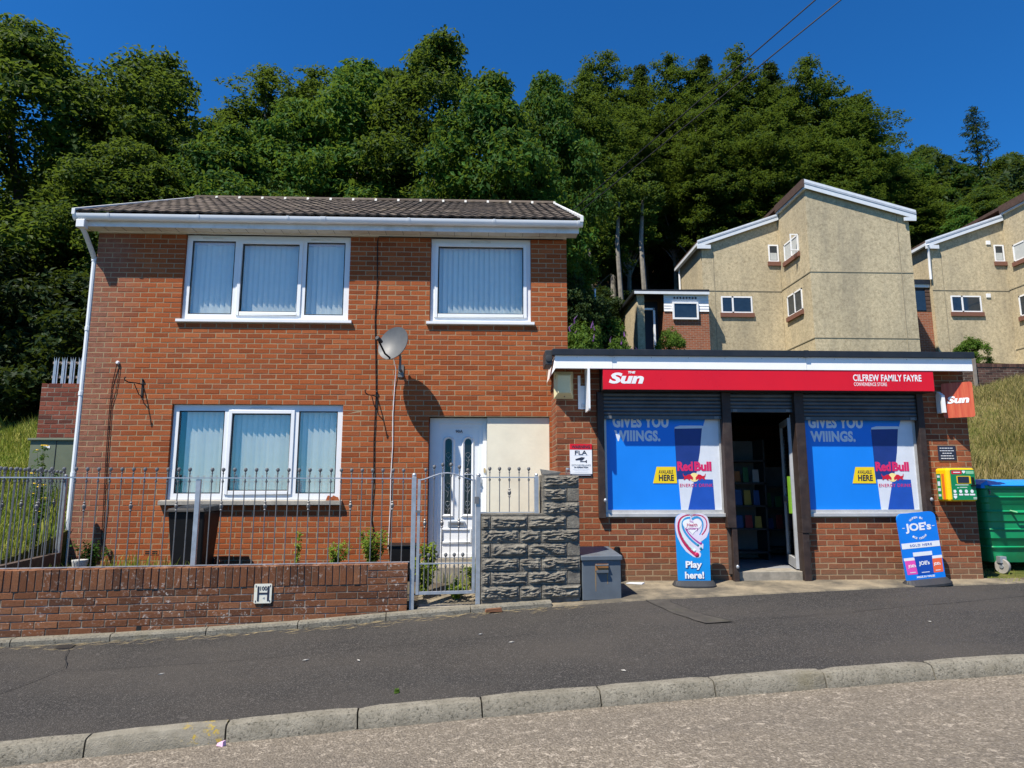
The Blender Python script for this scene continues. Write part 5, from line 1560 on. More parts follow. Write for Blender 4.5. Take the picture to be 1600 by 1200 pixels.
# ------------------------------------------------------------------ cream houses on the bank behind
m_glass_d = M("dark_window_glass", (.018, .03, .045), .08, .2, spec=.8)
m_curtain = M("net_curtain", (.45, .47, .46), .9, .1)
m_bargeboard = M("grey_white_bargeboard", (.62, .66, .70), .4, .05)
m_brown = M("brown_tile_verge", (.075, .045, .035), .8, .3, 10)
m_tilecill = M("red_tile_sill", (.17, .075, .05), .8, .25, 30)
def wall_with(mb, pts, y0, y1): return mb.prism(pts, y0, y1, 'y')
def cream_house(dx, dy, dz, label, with_annex):
    o = Vector((18.2 + dx, 14.7 + dy, 5.0 + dz))
    H = empty("cream_house", tuple(o), label, "house", "cream rendered houses on the bank")
    T = lambda x, y, z: (x + dx, y + dy, z + dz)
    X = lambda v: v + dx
    Y = lambda v: v + dy
    Z = lambda v: v + dz
    # front block and set-back wing, outlines in XZ
    C = [(18.15, 4.0), (22.20, 4.0), (22.20, 11.62), (18.15, 12.74)]
    MB().prism([(X(a), Z(b)) for a, b in C], Y(14.7), Y(21.5), 'y').build("wall", m_render, H)
    A = [(14.80, 4.0), (18.14, 4.0), (18.14, 12.50), (14.80, 11.33)]
    MB().prism([(X(a), Z(b)) for a, b in A], Y(17.2), Y(20.4), 'y').build("wing_wall", m_render, H)
    # storey lines
    wl_ = H.children[0]
    for z in (9.36, 6.77):
        MB().box(X(18.14), X(22.21), Y(14.685), Y(14.70), Z(z - .012), Z(z + .012)).box(X(18.13), X(18.15), Y(14.69), Y(17.2), Z(z - .02), Z(z + .015)).build("storey_bead", M("bead_grey_%d%d" % (int(dx), int(z)), (.27, .235, .165), .9), wl_)
    MB().box(X(14.79), X(18.14), Y(17.185), Y(17.20), Z(9.30), Z(9.33)).build("storey_bead", bpy.data.materials["bead_grey_%d9" % int(dx)], H.children[1])
    for x in (15.28, 21.72):
        yy = 17.2 if x < 18 else 14.7
        MB().box(X(x), X(x + .02), Y(yy - .012), Y(yy), Z(5), Z(11.2 if x < 18 else 11.7)).build("render_joint", bpy.data.materials["bead_grey_%d9" % int(dx)], wl_)
    # roofs
    rt = .14
    MB().prism([(X(18.02), Z(12.90)), (X(22.42), Z(11.69)), (X(22.42), Z(11.69 + rt)), (X(18.02), Z(12.90 + rt))], Y(14.60), Y(21.6), 'y').build("roof", m_brown, H)
    rf_ = H.children[-1]
    MB().prism([(X(14.62), Z(11.33)), (X(18.10), Z(12.57)), (X(18.10), Z(12.57 + rt)), (X(14.62), Z(11.33 + rt))], Y(17.10), Y(20.5), 'y').build("wing_roof", m_brown, H)
    rg_ = H.children[-1]
    MB().prism([(X(18.08), Z(12.70)), (X(22.44), Z(11.50)), (X(22.44), Z(11.86)), (X(18.08), Z(13.07))][:], Y(14.56), Y(14.60), 'y').build("bargeboard", m_bargeboard, rf_)
    MB().prism([(X(18.08), Z(12.88)), (X(22.44), Z(11.68)), (X(22.44), Z(11.76)), (X(18.08), Z(12.96))], Y(14.545), Y(14.56), 'y').build("bargeboard_trim", M("trim_shadow_grey_%d" % int(dx), (.36, .40, .46), .5), rf_)  # darker blue-grey strip along the bargeboard
    MB().prism([(X(14.60), Z(11.16)), (X(18.12), Z(12.42)), (X(18.12), Z(12.70)), (X(14.60), Z(11.46))], Y(17.05), Y(17.10), 'y').build("bargeboard", m_bargeboard, rg_)
    MB().prism([(X(14.60), Z(11.33)), (X(18.12), Z(12.58)), (X(18.12), Z(12.64)), (X(14.60), Z(11.40))], Y(17.035), Y(17.05), 'y').build("bargeboard_trim", bpy.data.materials["trim_shadow_grey_%d" % int(dx)], rg_)
    MB().box(X(14.58), X(15.15), Y(17.04), Y(17.10), Z(11.10), Z(11.26)).build("eave_box", m_bargeboard, rg_)
    MB().box(X(21.95), X(22.42), Y(14.55), Y(14.60), Z(11.42), Z(11.56)).build("eave_box", m_bargeboard, rf_)
    MB().box(X(18.00), X(18.09), Y(14.56), Y(17.1), Z(12.74), Z(13.06)).build("verge", m_brown, rf_)
    MB().box(X(18.04), X(18.15), Y(14.60), Y(17.1), Z(12.66), Z(12.74)).build("verge_soffit", m_bargeboard, rf_)
    MB().box(X(14.58), X(14.72), Y(17.1), Y(20.5), Z(11.24), Z(11.36)).build("wing_gutter", m_bargeboard, rg_)
    MB().tube([T(14.72, 20.2, 11.3), T(14.76, 20.25, 5.0)], .045, 8).build("downpipe", m_white, H, smooth=True)
    # windows facing the street
    def win(x0, x1, z0, z1, y, split, cill=True):
        f = frame_bars(MB(), X(x0), X(x1), Z(z0), Z(z1), .06, Y(y - .02), Y(y + .05))
        for s_ in split: f.box(X(s_ - .035), X(s_ + .035), Y(y - .02), Y(y + .05), Z(z0), Z(z1))
        w_ = f.build("window", m_white, H)
        MB().box(X(x0 + .06), X(x1 - .06), Y(y - .006), Y(y + .0), Z(z0 + .06), Z(z1 - .06)).build("pane", m_glass_d, w_)
        if cill: MB().box(X(x0 - .05), X(x1 + .05), Y(y - .07), Y(y - .0), Z(z0 - .18), Z(z0)).build("sill", m_tilecill, w_)
        MB().box(X(x0 - .02), X(x1 + .02), Y(y - .012), Y(y + .02), Z(z1), Z(z1 + .05)).build("lintel_shadow_gap", m_render, w_)  # strip in the wall render over the window head
        return w_
    win(15.53, 16.85, 8.36, 9.08, 17.2, [16.02])
    w_ = win(17.66, 18.10, 10.60, 11.36, 17.2, [])
    MB().box(X(17.74), X(18.02), Y(17.192), Y(17.194), Z(10.68), Z(11.0)).build("curtain", m_curtain, w_)
    # windows in the side of the front block
    def swin(y0, y1, z0, z1, openl):
        mb_ = MB()
        for a, b, c_, d_ in ((y0, y0 + .06, z0, z1), (y1 - .06, y1, z0, z1), (y0, y1, z0, z0 + .06), (y0, y1, z1 - .06, z1), ((y0 + y1) / 2 - .03, (y0 + y1) / 2 + .03, z0, z1)):
            mb_.box(X(18.12), X(18.17), Y(a), Y(b), Z(c_), Z(d_))
        w_ = mb_.build("side_window", m_white, H)
        MB().box(X(18.14), X(18.15 - .004), Y(y0 + .06), Y(y1 - .06), Z(z0 + .06), Z(z1 - .06)).build("pane", m_glass_d if not openl else m_curtain, w_)
        MB().box(X(18.06), X(18.15), Y(y0 - .05), Y(y1 + .05), Z(z0 - .18), Z(z0)).build("sill", m_tilecill, w_)
        if openl:
            frame_bars(MB(), X(17.80), X(18.12), Z(z0 + .05), Z(z1 - .02), .045, Y(y0 - .02), Y(y0 + .02)).build("open_casement", m_white, w_)
    swin(15.45, 16.75, 10.42, 11.18, True); swin(15.45, 16.75, 8.06, 8.95, False)
    if with_annex:
        MB().box(X(12.95), X(14.79), Y(16.6), Y(19.5), Z(4.5), Z(8.24)).build("annex_wall", m_bricktex, H)
        an = H.children[-1]
        clad = MB()
        for k in range(7): clad.prism([(Y(16.60), Z(8.24 + k * .115)), (Y(16.56), Z(8.24 + k * .115)), (Y(16.575), Z(8.24 + k * .115 + .115)), (Y(16.60), Z(8.24 + k * .115 + .115))], X(12.95), X(14.79), 'x')
        for k in range(7):
            MB().prism([(Y(16.60), Z(8.24 + k * .115)), (Y(16.56), Z(8.24 + k * .115)), (Y(16.575), Z(8.24 + k * .115 + .113)), (Y(16.60), Z(8.24 + k * .115 + .113))], X(12.95), X(14.79), 'x').build("cladding_board", m_white, an)
        f = frame_bars(MB(), X(13.28), X(14.34), Z(7.90), Z(8.62), .07, Y(16.50), Y(16.56)); w_ = f.build("annex_window", m_white, H)
        MB().box(X(13.35), X(14.27), Y(16.53), Y(16.54), Z(7.97), Z(8.55)).build("pane", m_glass_d, w_)
        for k in range(8): MB().lathe([(.045, 0), (.045, .01)], T(13.38 + k * .125, 16.55, 8.80), 8, (0, -1, 0)).build("vent_hole", m_ink, an)
        MB().prism([(X(11.85), Z(5.5)), (X(12.15), Z(5.5)), (X(12.15), Z(8.95)), (X(11.85), Z(8.95))], Y(16.6), Y(20.5), 'y').build("porch_wall", m_render, H)
        MB().hexa([T(11.7, 16.45, 8.96), T(14.80, 16.45, 9.02), T(14.80, 20.5, 9.02), T(11.7, 20.5, 8.96)], [T(11.7, 16.45, 9.10), T(14.80, 16.45, 9.14), T(14.80, 20.5, 9.14), T(11.7, 20.5, 9.10)]).build("flat_roof", m_felt, H)
        MB().box(X(11.72), X(14.79), Y(16.42), Y(16.45), Z(8.92), Z(9.03)).build("flat_roof_edge", m_bargeboard, H.children[-1])
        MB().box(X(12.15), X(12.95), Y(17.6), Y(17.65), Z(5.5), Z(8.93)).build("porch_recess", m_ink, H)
        MB().box(X(12.58), X(12.66), Y(16.9), Y(16.96), Z(6.0), Z(8.45)).box(X(12.2), X(12.66), Y(16.9), Y(16.96), Z(8.38), Z(8.46)).build("porch_door_frame", m_white, H)
    return H
cream_house(0, 0, 0, "nearer cream pebbledash house with flat roofed porch and brick annex", True)
H2 = cream_house(9.86, 0, .14, "cream pebbledash house at the right edge of the picture", False)
T = lambda x, y, z: (x, y, z)
lk = empty("link_building", (24.2, 18.3, 5), "dark brick link with a window between the two cream houses", "building")
MB().box(22.25, 24.655, 17.40, 20.5, 4.5, 8.55).build("wall", m_bricktex, lk)
MB().box(22.25, 24.655, 17.45, 20.5, 8.55, 9.62).build("window_wall", m_wood_dk, lk)
MB().box(22.25, 24.44, 17.41, 17.45, 8.62, 9.48).build("pane", m_glass_d, lk)
for k in range(6): MB().box(24.45, 24.655, 17.40, 17.45, 8.57 + k * .17, 8.71 + k * .17).build("board", m_brown, lk)
MB().box(22.25, 24.655, 17.36, 20.5, 9.62, 9.75).build("white_trim", m_white, lk)
MB().box(22.25, 24.655, 17.30, 20.5, 9.75, 9.95).build("flat_roof", m_felt, lk)
dpz = tag(MB().tube([(24.50, 17.0, 11.40), (24.58, 17.12, 11.15), (24.58, 17.14, 10.4), (24.58, 17.14, 9.9)], .05, 8).build("downpipe", m_white, smooth=True), "white downpipe on the left corner of the right hand cream house", "pipe")
for x, z in ((27.2, 11.5), (26.95, 9.15)): tag(MB().box(x, x + .18, 17.16, 17.2, z, z + .17).build("wall_vent", m_white), "small white vent above a window of the right cream house" if z > 10 else "square white vent beside the lower window of the right cream house", "vent")

# brown brick retaining wall at the top of the right-hand bank
rw = empty("retaining_wall", (21, 9.6, 3.9), "low brown brick retaining wall at the top of the grassy bank", "wall")
m_brickdk = brick_mat("brown_brick", [(0, (.045, .025, .022)), (.5, (.085, .045, .036)), (1, (.12, .065, .05))], dirt=(.04, .035, .03), damt=.5)
MB().box(17.0, 27.0, 9.602, 9.80, 3.6, 4.84).build("mortar_core", m_mortar_d, rw)
its = [(a, b, z, (0, 9.6), 0) for a, b, z in field(17.0, 24.5, 3.75, 4.72, [])]
lay(rw.children[0], its, m_brickdk, 300)
for k in range(100): put("coping_brick", brick_mesh(.066, .11, .22, m_brickdk, k % 4), rw.children[0], Vector((17.0 + k * .0755, 9.585, 4.735)) - org(rw))
tag(MB().box(20.28, 20.36, 9.50, 9.57, 3.9, 4.98).build("timber_stake", M("grey_stake", (.22, .19, .16), .9, .2)), "weathered timber stake in front of the brown retaining wall", "stake")

# left: brick pier with palisade and a utility cabinet on the bank
bp = empty("boundary_wall", (-1.2, 1.5, 1.2), "red brick wall topped by a palisade fence left of the house", "wall")
MB().box(-1.56, -.3, 1.5022, 1.75, .6, 2.83).build("mortar_core", m_mortar_d, bp)
its = [(a, b, z, (0, 1.5), 0) for a, b, z in field(-1.56, -.3, 1.0, 2.84, [])]
lay(bp.children[0], its, brick_mat("dull_red_brick", [(0, (.10, .03, .022)), (.5, (.17, .05, .032)), (1, (.22, .07, .045))], dirt=(.05, .035, .03), damt=.7), 200)
pf = empty("palisade_fence", (-1.2, 1.62, 2.83), "galvanised palisade fence with pointed pales on the brick wall", "fence")
for z in (2.96, 3.20): MB().box(-1.52, -.3, 1.66, 1.69, z, z + .04).build("rail", M("rusty_rail_%d" % int(z * 100), (.30, .25, .20), .7), pf)
for k in range(9):
    x = -1.48 + k * .135
    mbp = MB()
    for dxp in (0, .028, .056):
        mbp.add([(x + dxp - .012, 1.64, 2.82), (x + dxp + .012, 1.64 - (.012 if dxp == .028 else 0), 2.82), (x + dxp + .012, 1.64 - (.012 if dxp == .028 else 0), 3.24), (x + dxp - .012, 1.64, 3.24), (x + dxp + (dxp - .028) * .5, 1.635, 3.32)], [(0, 1, 2, 3), (3, 2, 4)])
    mbp.box(x - .012, x + .068, 1.642, 1.65, 2.82, 3.24)
    mbp.build("pale", m_galv, pf)
cb = empty("utility_cabinet", (-.85, .8, .9), "olive green utility cabinet standing in the long grass", "cabinet")
MB().box(-1.20, -.42, .82, 1.12, .85, 1.86).build("body", m_cabinet_olive, cb, bevel=.01)
MB().hexa([(-1.23, .79, 1.86), (-.39, .79, 1.86), (-.39, 1.14, 1.86), (-1.23, 1.14, 1.86)], [(-1.23, .79, 1.895), (-.39, .79, 1.895), (-.38, 1.14, 1.92), (-1.22, 1.14, 1.92)]).build("top", m_cabinet_olive, cb, bevel=.006)
MB().box(-.815, -.810, .812, .82, .9, 1.85).build("door_gap", m_ink, cb)
MB().box(-1.0, -.90, .814, .82, 1.74, 1.78).build("label_plate", m_white, cb)

# overhead wires and a pole
def wire(p0, p1, sag, label):
    p0, p1 = Vector(p0), Vector(p1)
    pts = [p0.lerp(p1, t) - Vector((0, 0, sag * 4 * t * (1 - t))) for t in [k / 24 for k in range(25)]]
    tag(MB().tube(pts, .011, 5).build("overhead_wire", m_black, smooth=True), label, "wire")
wire((12.204, -2.0, 9.447), (7.43, 3.3, 6.712), .0, "upper of the two overhead wires crossing the sky on the right")
wire((12.742, -2.0, 9.50), (7.535, 3.3, 6.645), .0, "lower of the two overhead wires crossing the sky on the right")
tag(MB().tube([(9.04, 10, 4.2), (9.04, 10, 7.14)], .035, 8).build("thin_pole", m_galv, smooth=True), "thin grey pole rising from the shrubs right of the house", "pole")

# ------------------------------------------------------------------ vegetation
rng = np.random.default_rng(5)
def unit(v): return v / np.maximum(np.linalg.norm(v, axis=-1, keepdims=True), 1e-9)
def leaves(centers, out, n_per, spread, size, up=.6, rnd=.9, aspect=.5, seed=0, clump=None):
    """leaf-shaped quads scattered round clump centres"""
    r = np.random.default_rng(seed)
    N = len(centers) * n_per
    c = np.repeat(centers, n_per, 0); o = np.repeat(out, n_per, 0)
    g = r.normal(size=(N, 3)); g = unit(g) * (r.random((N, 1)) ** .45)
    c = c + g * np.asarray(spread)
    nrm = unit(o * .55 + np.array([0, 0, up]) + g * .35 + r.normal(size=(N, 3)) * rnd * .5)
    t = unit(np.cross(nrm, r.normal(size=(N, 3)))); b = np.cross(nrm, t)
    L = size * r.uniform(.65, 1.3, (N, 1)); Wd = L * aspect
    droop = np.array([0, 0, -1.0]) * L * .18
    v = np.empty((N, 4, 3), np.float32)
    v[:, 0] = c - t * L * .5; v[:, 1] = c + b * Wd * .5 + nrm * L * .06; v[:, 2] = c + t * L * .5 + droop; v[:, 3] = c - b * Wd * .5 + nrm * L * .06
    q = np.arange(N * 4, dtype=np.int32).reshape(N, 4)
    return v.reshape(-1, 3), q
def lobed(H, W, z0, nl, ncl, rl, seed, top=.5):
    r = np.random.default_rng(seed)
    C, O, LB = [], [], []
    for i in range(nl):
        t = ((i + r.random()) / nl)
        env = (math.sin(math.pi * min(1, max(0.0, (t * .86 + .16)))) ** .55)
        a = i * 2.39996 + r.uniform(-.5, .5)
        rr_ = W / 2 * env * r.uniform(.45, .92)
        R_ = rl * r.uniform(.7, 1.25) * (.75 if t > .85 else 1)
        cz = z0 + (H - z0 - R_ * .8) * t + r.uniform(-.3, .3)
        c = np.array([math.cos(a) * max(rr_ - R_ * .5, 0), math.sin(a) * max(rr_ - R_ * .5, 0), cz])
        LB.append(c)
        d = unit(r.normal(size=(ncl, 3)) + np.array([math.cos(a) * .5, math.sin(a) * .5, .35]))
        C.append(c + d * R_ * r.uniform(.55, 1.08, (ncl, 1)) * np.array([1, 1, .85])); O.append(d)
    return np.concatenate(C), np.concatenate(O), LB
def layered(H, W, z0, nb, seed, power=.7, droop=.1, stems=3, col=.38):
    r = np.random.default_rng(seed)
    C, O, LB = [], [], []
    for j in range(stems):
        hs = H * (1 if j == 0 else r.uniform(.80, .95))
        ox, oy = (0, 0) if j == 0 else (W * .24 * math.cos(j * 2.5 + seed), W * .24 * math.sin(j * 2.5 + seed))
        for i in range(nb // stems):
            t = (i + r.random()) / (nb // stems)
            a = i * 2.39996 + r.uniform(-.6, .6)
            env = min(1, (1 - t) / col) ** power * (.6 + .4 * min(1, t * 4)) * r.uniform(.35, 1.2) * (1 + .25 * math.sin(t * 17 + j * 2)) + .04
            L = W * (.36 if stems > 1 else .5) * env
            z = z0 + (hs - z0) * t
            k = max(2, int(L / .33))
            u_ = np.linspace(.2, 1, k) + r.uniform(-.05, .05, k)
            d = np.array([math.cos(a), math.sin(a), 0])
            pts = d * (u_ * L)[:, None] + np.array([ox, oy, z]) + np.array([0, 0, 1.0]) * ((.5 * u_ - droop * 3 * u_ ** 2) * L * .6)[:, None]
            side = np.array([-d[1], d[0], 0])
            for sgn_ in (-1, 0, 1):
                q = pts + side * sgn_ * (u_ * .24 * L)[:, None] + r.normal(size=pts.shape) * .16
                C.append(q); O.append(np.tile(d * .6 + np.array([0, 0, .5]), (k, 1)))
            LB.append(pts[-1])
    return np.concatenate(C), np.concatenate(O), LB
def trunk_mesh(H, r0, limbs, mat, seed, ztop=.8, nl=9):
    r = random.Random(seed)
    mb = MB()
    pts = [(r.uniform(-.05, .05) * k, r.uniform(-.05, .05) * k, H * ztop * k / 6 - (.4 if k == 0 else 0)) for k in range(7)]
    mb.tube(pts, [r0 * (1.25 if k == 0 else 1) * (1 - .8 * k / 6) for k in range(7)], 9)
    for i, l in enumerate(limbs[:nl]):
        zb = max(.5, l[2] * .62)
        k = min(5, int(zb / (H * ztop) * 6))
        b = pts[k]
        mid = ((b[0] + l[0]) / 2, (b[1] + l[1]) / 2, (zb + l[2]) / 2 + .15)
        mb.tube([(b[0], b[1], zb), mid, tuple(l)], [r0 * .38, r0 * .25, r0 * .08], 6)
    return mb.mesh("trunk", mat, smooth=True)
PROTO = {}
def proto(key, kind, H, W, z0, seed, mat, bark=m_bark, leaf=.15, r0=.22, **k):
    if kind == 'lobed':
        C, O, LB = lobed(H, W, z0, k.get('nl', 26), k.get('ncl', 30), k.get('rl', 1.15), seed)
        v, q = leaves(C, O, k.get('per', 52), k.get('spread', (.42, .42, .30)), leaf, seed=seed, rnd=1.25, up=.5)
    else:
        C, O, LB = layered(H, W, z0, k.get('nb', 150), seed, k.get('power', .7), k.get('droop', .1), k.get('stems', 3), k.get('col', .38))
        v, q = leaves(C, O, k.get('per', 22), k.get('spread', (.38, .38, .16)), leaf, up=k.get('up', 1.0), seed=seed, aspect=k.get('aspect', .5))
    cm = fastmesh("crown", v, q, mat)
    PROTO[key] = (H, W, cm, trunk_mesh(H, r0, LB, bark, seed, k.get('ztop', .8), k.get('limbs', 9)))
proto('oak', 'lobed', 11, 7.0, 1.2, 1, m_leaf_oak, leaf=.155, r0=.26, nl=46, ncl=34, per=36, rl=.95, spread=(.40, .40, .24))
proto('oak2', 'lobed', 12, 7.0, 1.0, 2, m_leaf_bee, leaf=.15, r0=.24, nl=50, ncl=34, per=36, rl=.85, spread=(.42, .42, .20))
proto('syc', 'lobed', 9, 6.0, .6, 3, m_leaf_grn, leaf=.175, r0=.2, nl=40, ncl=32, per=34, rl=.85, spread=(.36, .36, .24))
proto('syc2', 'lobed', 10, 6.0, .8, 13, m_leaf_grn, leaf=.18, r0=.2, nl=40, ncl=32, per=34, rl=.95, spread=(.38, .38, .24))
proto('beech', 'layered', 18, 7.5, 4.5, 4, m_leaf_bee, m_palebark, leaf=.22, r0=.22, nb=300, per=17, ztop=.92, limbs=14)
proto('beech2', 'layered', 18, 7.5, 5.5, 14, m_leaf_bee, m_palebark, leaf=.22, r0=.20, nb=300, per=17, power=.55, stems=4, ztop=.92, limbs=14)
proto('con', 'layered', 19, 6.5, 5.5, 5, m_leaf_con, m_bark, leaf=.26, r0=.22, nb=270, per=20, power=.9, droop=.2, ztop=.97, aspect=.35, stems=2, col=.6)
proto('pine', 'layered', 9, 3.2, 4.4, 6, m_leaf_con, m_bark, leaf=.30, r0=.12, nb=26, per=9, power=.5, droop=.25, ztop=.99, aspect=.3, stems=1, col=.9)
proto('shrub', 'lobed', 2.6, 2.6, .1, 7, m_leaf_shr, leaf=.11, r0=.05, nl=16, ncl=26, per=34, rl=.5, spread=(.2, .2, .16))
proto('dshrub', 'lobed', 4.0, 4.0, .1, 8, m_leaf_ivy_shade, leaf=.14, r0=.08, nl=20, ncl=26, per=40, rl=.75, spread=(.3, .3, .2))
_first = {}
def tree(key, x, y, ztop, w, label, name="broadleaf_tree", cat="tree", group="trees on the wooded hillside", rz=None, zb=None, wmul=1.25):
    H, W, cm, tm = PROTO[key]
    zb = float(tz(x, y)) - .1 if zb is None else zb
    h = ztop - zb
    s_ = w * wmul / W
    e = empty(name, (x, y, zb), label, cat, group, rz if rz is not None else R.uniform(0, 6.28), local=True)
    e.scale = (s_, s_, h / H)
    put("crown", cm, e); put("trunk", tm, e)
    return e
TT = [
 ('oak', -7.9, 9.21, 14.6, 6.8, "large dark oak filling the upper left corner of the picture"),
 ('oak', -9.9, 7.0, 13.2, 5.6, "dark oak cut off by the left edge of the picture"),
 ('oak', -5.4, 11.4, 15.3, 6.4, "oak with yellowish leaves just right of the upper left corner oak"),
 ('beech', -4.1, 18.2, 19.6, 4.4, "feathery dark tree showing above the left half of the house roof"),
 ('beech2', -2.4, 20.2, 20.9, 4.4, "feathery tree with a spiky top above the wide upstairs window"),
 ('syc', -2.01, 9.71, 12.0, 4.3, "rounded green tree just behind the left end of the roof ridge"),
 ('con', -3.2, 21.5, 21.0, 3.6, "dark pointed tree behind the spiky feathery tree above the house"),
 ('syc2', .76, 14.21, 17.2, 5.6, "bushy green tree above the middle of the house roof"),
 ('oak2', 4.04, 12.71, 17.35, 6.3, "tallest light green tree above the house roof"),
 ('syc', 5.89, 9.71, 13.9, 4.6, "bright green rounded tree above the single upstairs window"),
 ('syc2', 7.94, 13.21, 16.3, 3.6, "slim green tree rising above the right end of the house roof"),
 ('oak2', 1.6, 17.6, 19.6, 4.8, "light green tree peeping between the bushy trees above the roof"),
 ('syc2', -.9, 12.5, 14.6, 4.2, "mid green tree behind the house between the rounded and bushy trees"),
 ('beech', 11.3, 26.2, 24.9, 4.4, "first tall forest tree right of the house"),
 ('beech2', 14.34, 34.2, 31.9, 5.0, "second tall forest tree right of the house, standing further back"),
 ('con', 17.12, 36.2, 32.3, 4.6, "dark conifer between the second and third tall forest trees"),
 ('beech', 18.44, 33.2, 31.1, 5.0, "third tall forest tree, above the flat roofed porch"),
 ('con', 21.9, 36.2, 33.2, 4.6, "dark conifer above the left gable of the nearer cream house"),
 ('beech2', 22.85, 32.2, 31.0, 5.2, "tallest forest tree, beside the point where the wires meet the trees"),
 ('con', 26.57, 35.2, 32.2, 4.5, "dark conifer behind the roof peak of the nearer cream house"),
 ('beech', 27.68, 32.2, 30.5, 5.0, "forest tree above the roof peak of the nearer cream house"),
 ('beech2', 30.53, 33.2, 29.0, 4.7, "forest tree near the right end of the tall row"),
 ('con', 33.4, 36.2, 30.4, 4.0, "last tree at the right end of the tall forest row"),
 ('beech2', 14.5, 29.8, 25.0, 4.2, "shorter forest tree in front of the second tall tree"),
 ('beech', 19.1, 29.5, 25.6, 4.4, "shorter forest tree in front of the third tall tree"),
 ('beech2', 23.2, 29.2, 24.6, 4.4, "shorter forest tree above the left slope of the nearer cream house"),
 ('beech', 27.2, 29.2, 24.0, 4.4, "shorter forest tree above the right slope of the nearer cream house"),
 ('syc2', 43.8, 48.2, 32.2, 6.4, "distant green tree just right of the tall forest row"),
 ('oak', 49.4, 52.2, 34.9, 7.2, "distant rounded tree left of the lone pine"),
 ('syc', 49.6, 47.2, 30.6, 6.2, "distant lower tree below the lone pine"),
 ('oak', 56.5, 50.2, 33.2, 7.4, "distant tree right of the lone pine"),
 ('syc2', 62.4, 52.2, 34.4, 7.8, "distant tree at the right edge of the picture"),
 ('beech', 35.2, 34.2, 23.4, 5.0, "mid distance tree behind the right eave of the nearer cream house"),
 ('syc', 36.0, 30.2, 18.9, 4.6, "lower tree in the gap between the two cream houses"),
 ('oak', 44.3, 38.2, 24.0, 6.8, "tree behind the left roof slope of the right cream house"),
 ('syc2', 47.0, 36.2, 23.2, 6.0, "tree above the roof of the right cream house at the picture edge"),
 ('oak2', 37.4, 40.2, 28.2, 5.2, "tree where the tall forest row drops to the distant trees"),
]
for t in TT: tree(*t, wmul=1.32)
tree('pine', 55.2, 52.2, 39.4, 2.7, "lone slender pine standing above the distant trees on the right", "pine_tree", zb=float(tz(55, 52)) + 6)
# shrubs and small trees round the buildings
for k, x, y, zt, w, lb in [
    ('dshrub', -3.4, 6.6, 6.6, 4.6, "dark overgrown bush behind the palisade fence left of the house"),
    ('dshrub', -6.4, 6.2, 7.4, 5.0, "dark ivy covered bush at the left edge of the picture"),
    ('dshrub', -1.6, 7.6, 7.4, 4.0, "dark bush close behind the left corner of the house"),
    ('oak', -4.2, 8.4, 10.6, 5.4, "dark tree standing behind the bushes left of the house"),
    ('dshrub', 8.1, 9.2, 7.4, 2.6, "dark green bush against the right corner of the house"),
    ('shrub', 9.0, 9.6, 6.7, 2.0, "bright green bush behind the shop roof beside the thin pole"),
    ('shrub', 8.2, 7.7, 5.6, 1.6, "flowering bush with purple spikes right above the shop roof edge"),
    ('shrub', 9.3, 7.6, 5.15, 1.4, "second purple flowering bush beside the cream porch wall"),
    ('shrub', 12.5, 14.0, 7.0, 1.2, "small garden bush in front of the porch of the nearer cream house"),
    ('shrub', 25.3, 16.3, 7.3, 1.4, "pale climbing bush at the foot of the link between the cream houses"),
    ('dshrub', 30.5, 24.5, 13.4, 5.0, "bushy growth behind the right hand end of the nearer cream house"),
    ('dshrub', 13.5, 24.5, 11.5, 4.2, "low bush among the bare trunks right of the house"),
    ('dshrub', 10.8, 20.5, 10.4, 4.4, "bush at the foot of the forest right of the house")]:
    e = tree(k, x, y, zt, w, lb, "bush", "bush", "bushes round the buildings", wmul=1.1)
    if 'purple' in lb:
        H_, W_, _, _ = PROTO['shrub']
        for j in range(16):
            a = R.uniform(0, 6.28); rr_ = R.uniform(.2, 1.0) * W_ * .5; zz = H_ * (1.0 - .45 * (rr_ / W_ * 2) ** 2)
            b = Vector((rr_ * math.cos(a), rr_ * math.sin(a), zz * R.uniform(.75, 1.0)))
            MB().tube([b, b + Vector((R.uniform(-.06, .06), R.uniform(-.06, .06), .12)), b + Vector((R.uniform(-.12, .12), R.uniform(-.12, .12), .24))], [.035, .028, .006], 6).build("blossom_spike", m_purple, e)
# slender pale trunks catching the light at the edge of the wood
for x, y, zt, r_, lb in ((12.05, 21.0, 14.9, .12, "slim pale tree trunk in the dark wood, left of the lit pair"), (13.25, 21.2, 15.2, .13, "straight pale tree trunk in the dark wood just above the porch roof"), (10.9, 22.4, 13.5, .09, "thin dim trunk in the wood close to the house roof corner")):
    z0_ = float(tz(x, y)) - .2
    e = empty("tree_trunk", (x, y, z0_), lb, "tree")
    MB().tube([(x, y, z0_), (x + .08, y, z0_ + 3), (x - .05, y, z0_ + 6), (x + .1, y, zt)], [r_ * 1.2, r_, r_ * .85, r_ * .5], 8).build("trunk", m_palebark, e, smooth=True)
    C_ = np.array([(x + R.uniform(-.9, .9), y + R.uniform(-.6, .6), zt + R.uniform(-1.2, 1.0)) for _ in range(60)])
    v_, q_ = leaves(C_, np.tile([0, -.5, .5], (60, 1)), 26, (.4, .4, .2), .2, seed=int(x * 10))
    put("crown", fastmesh("crown", v_ - np.array([x, y, z0_]), q_, m_leaf_bee), e)
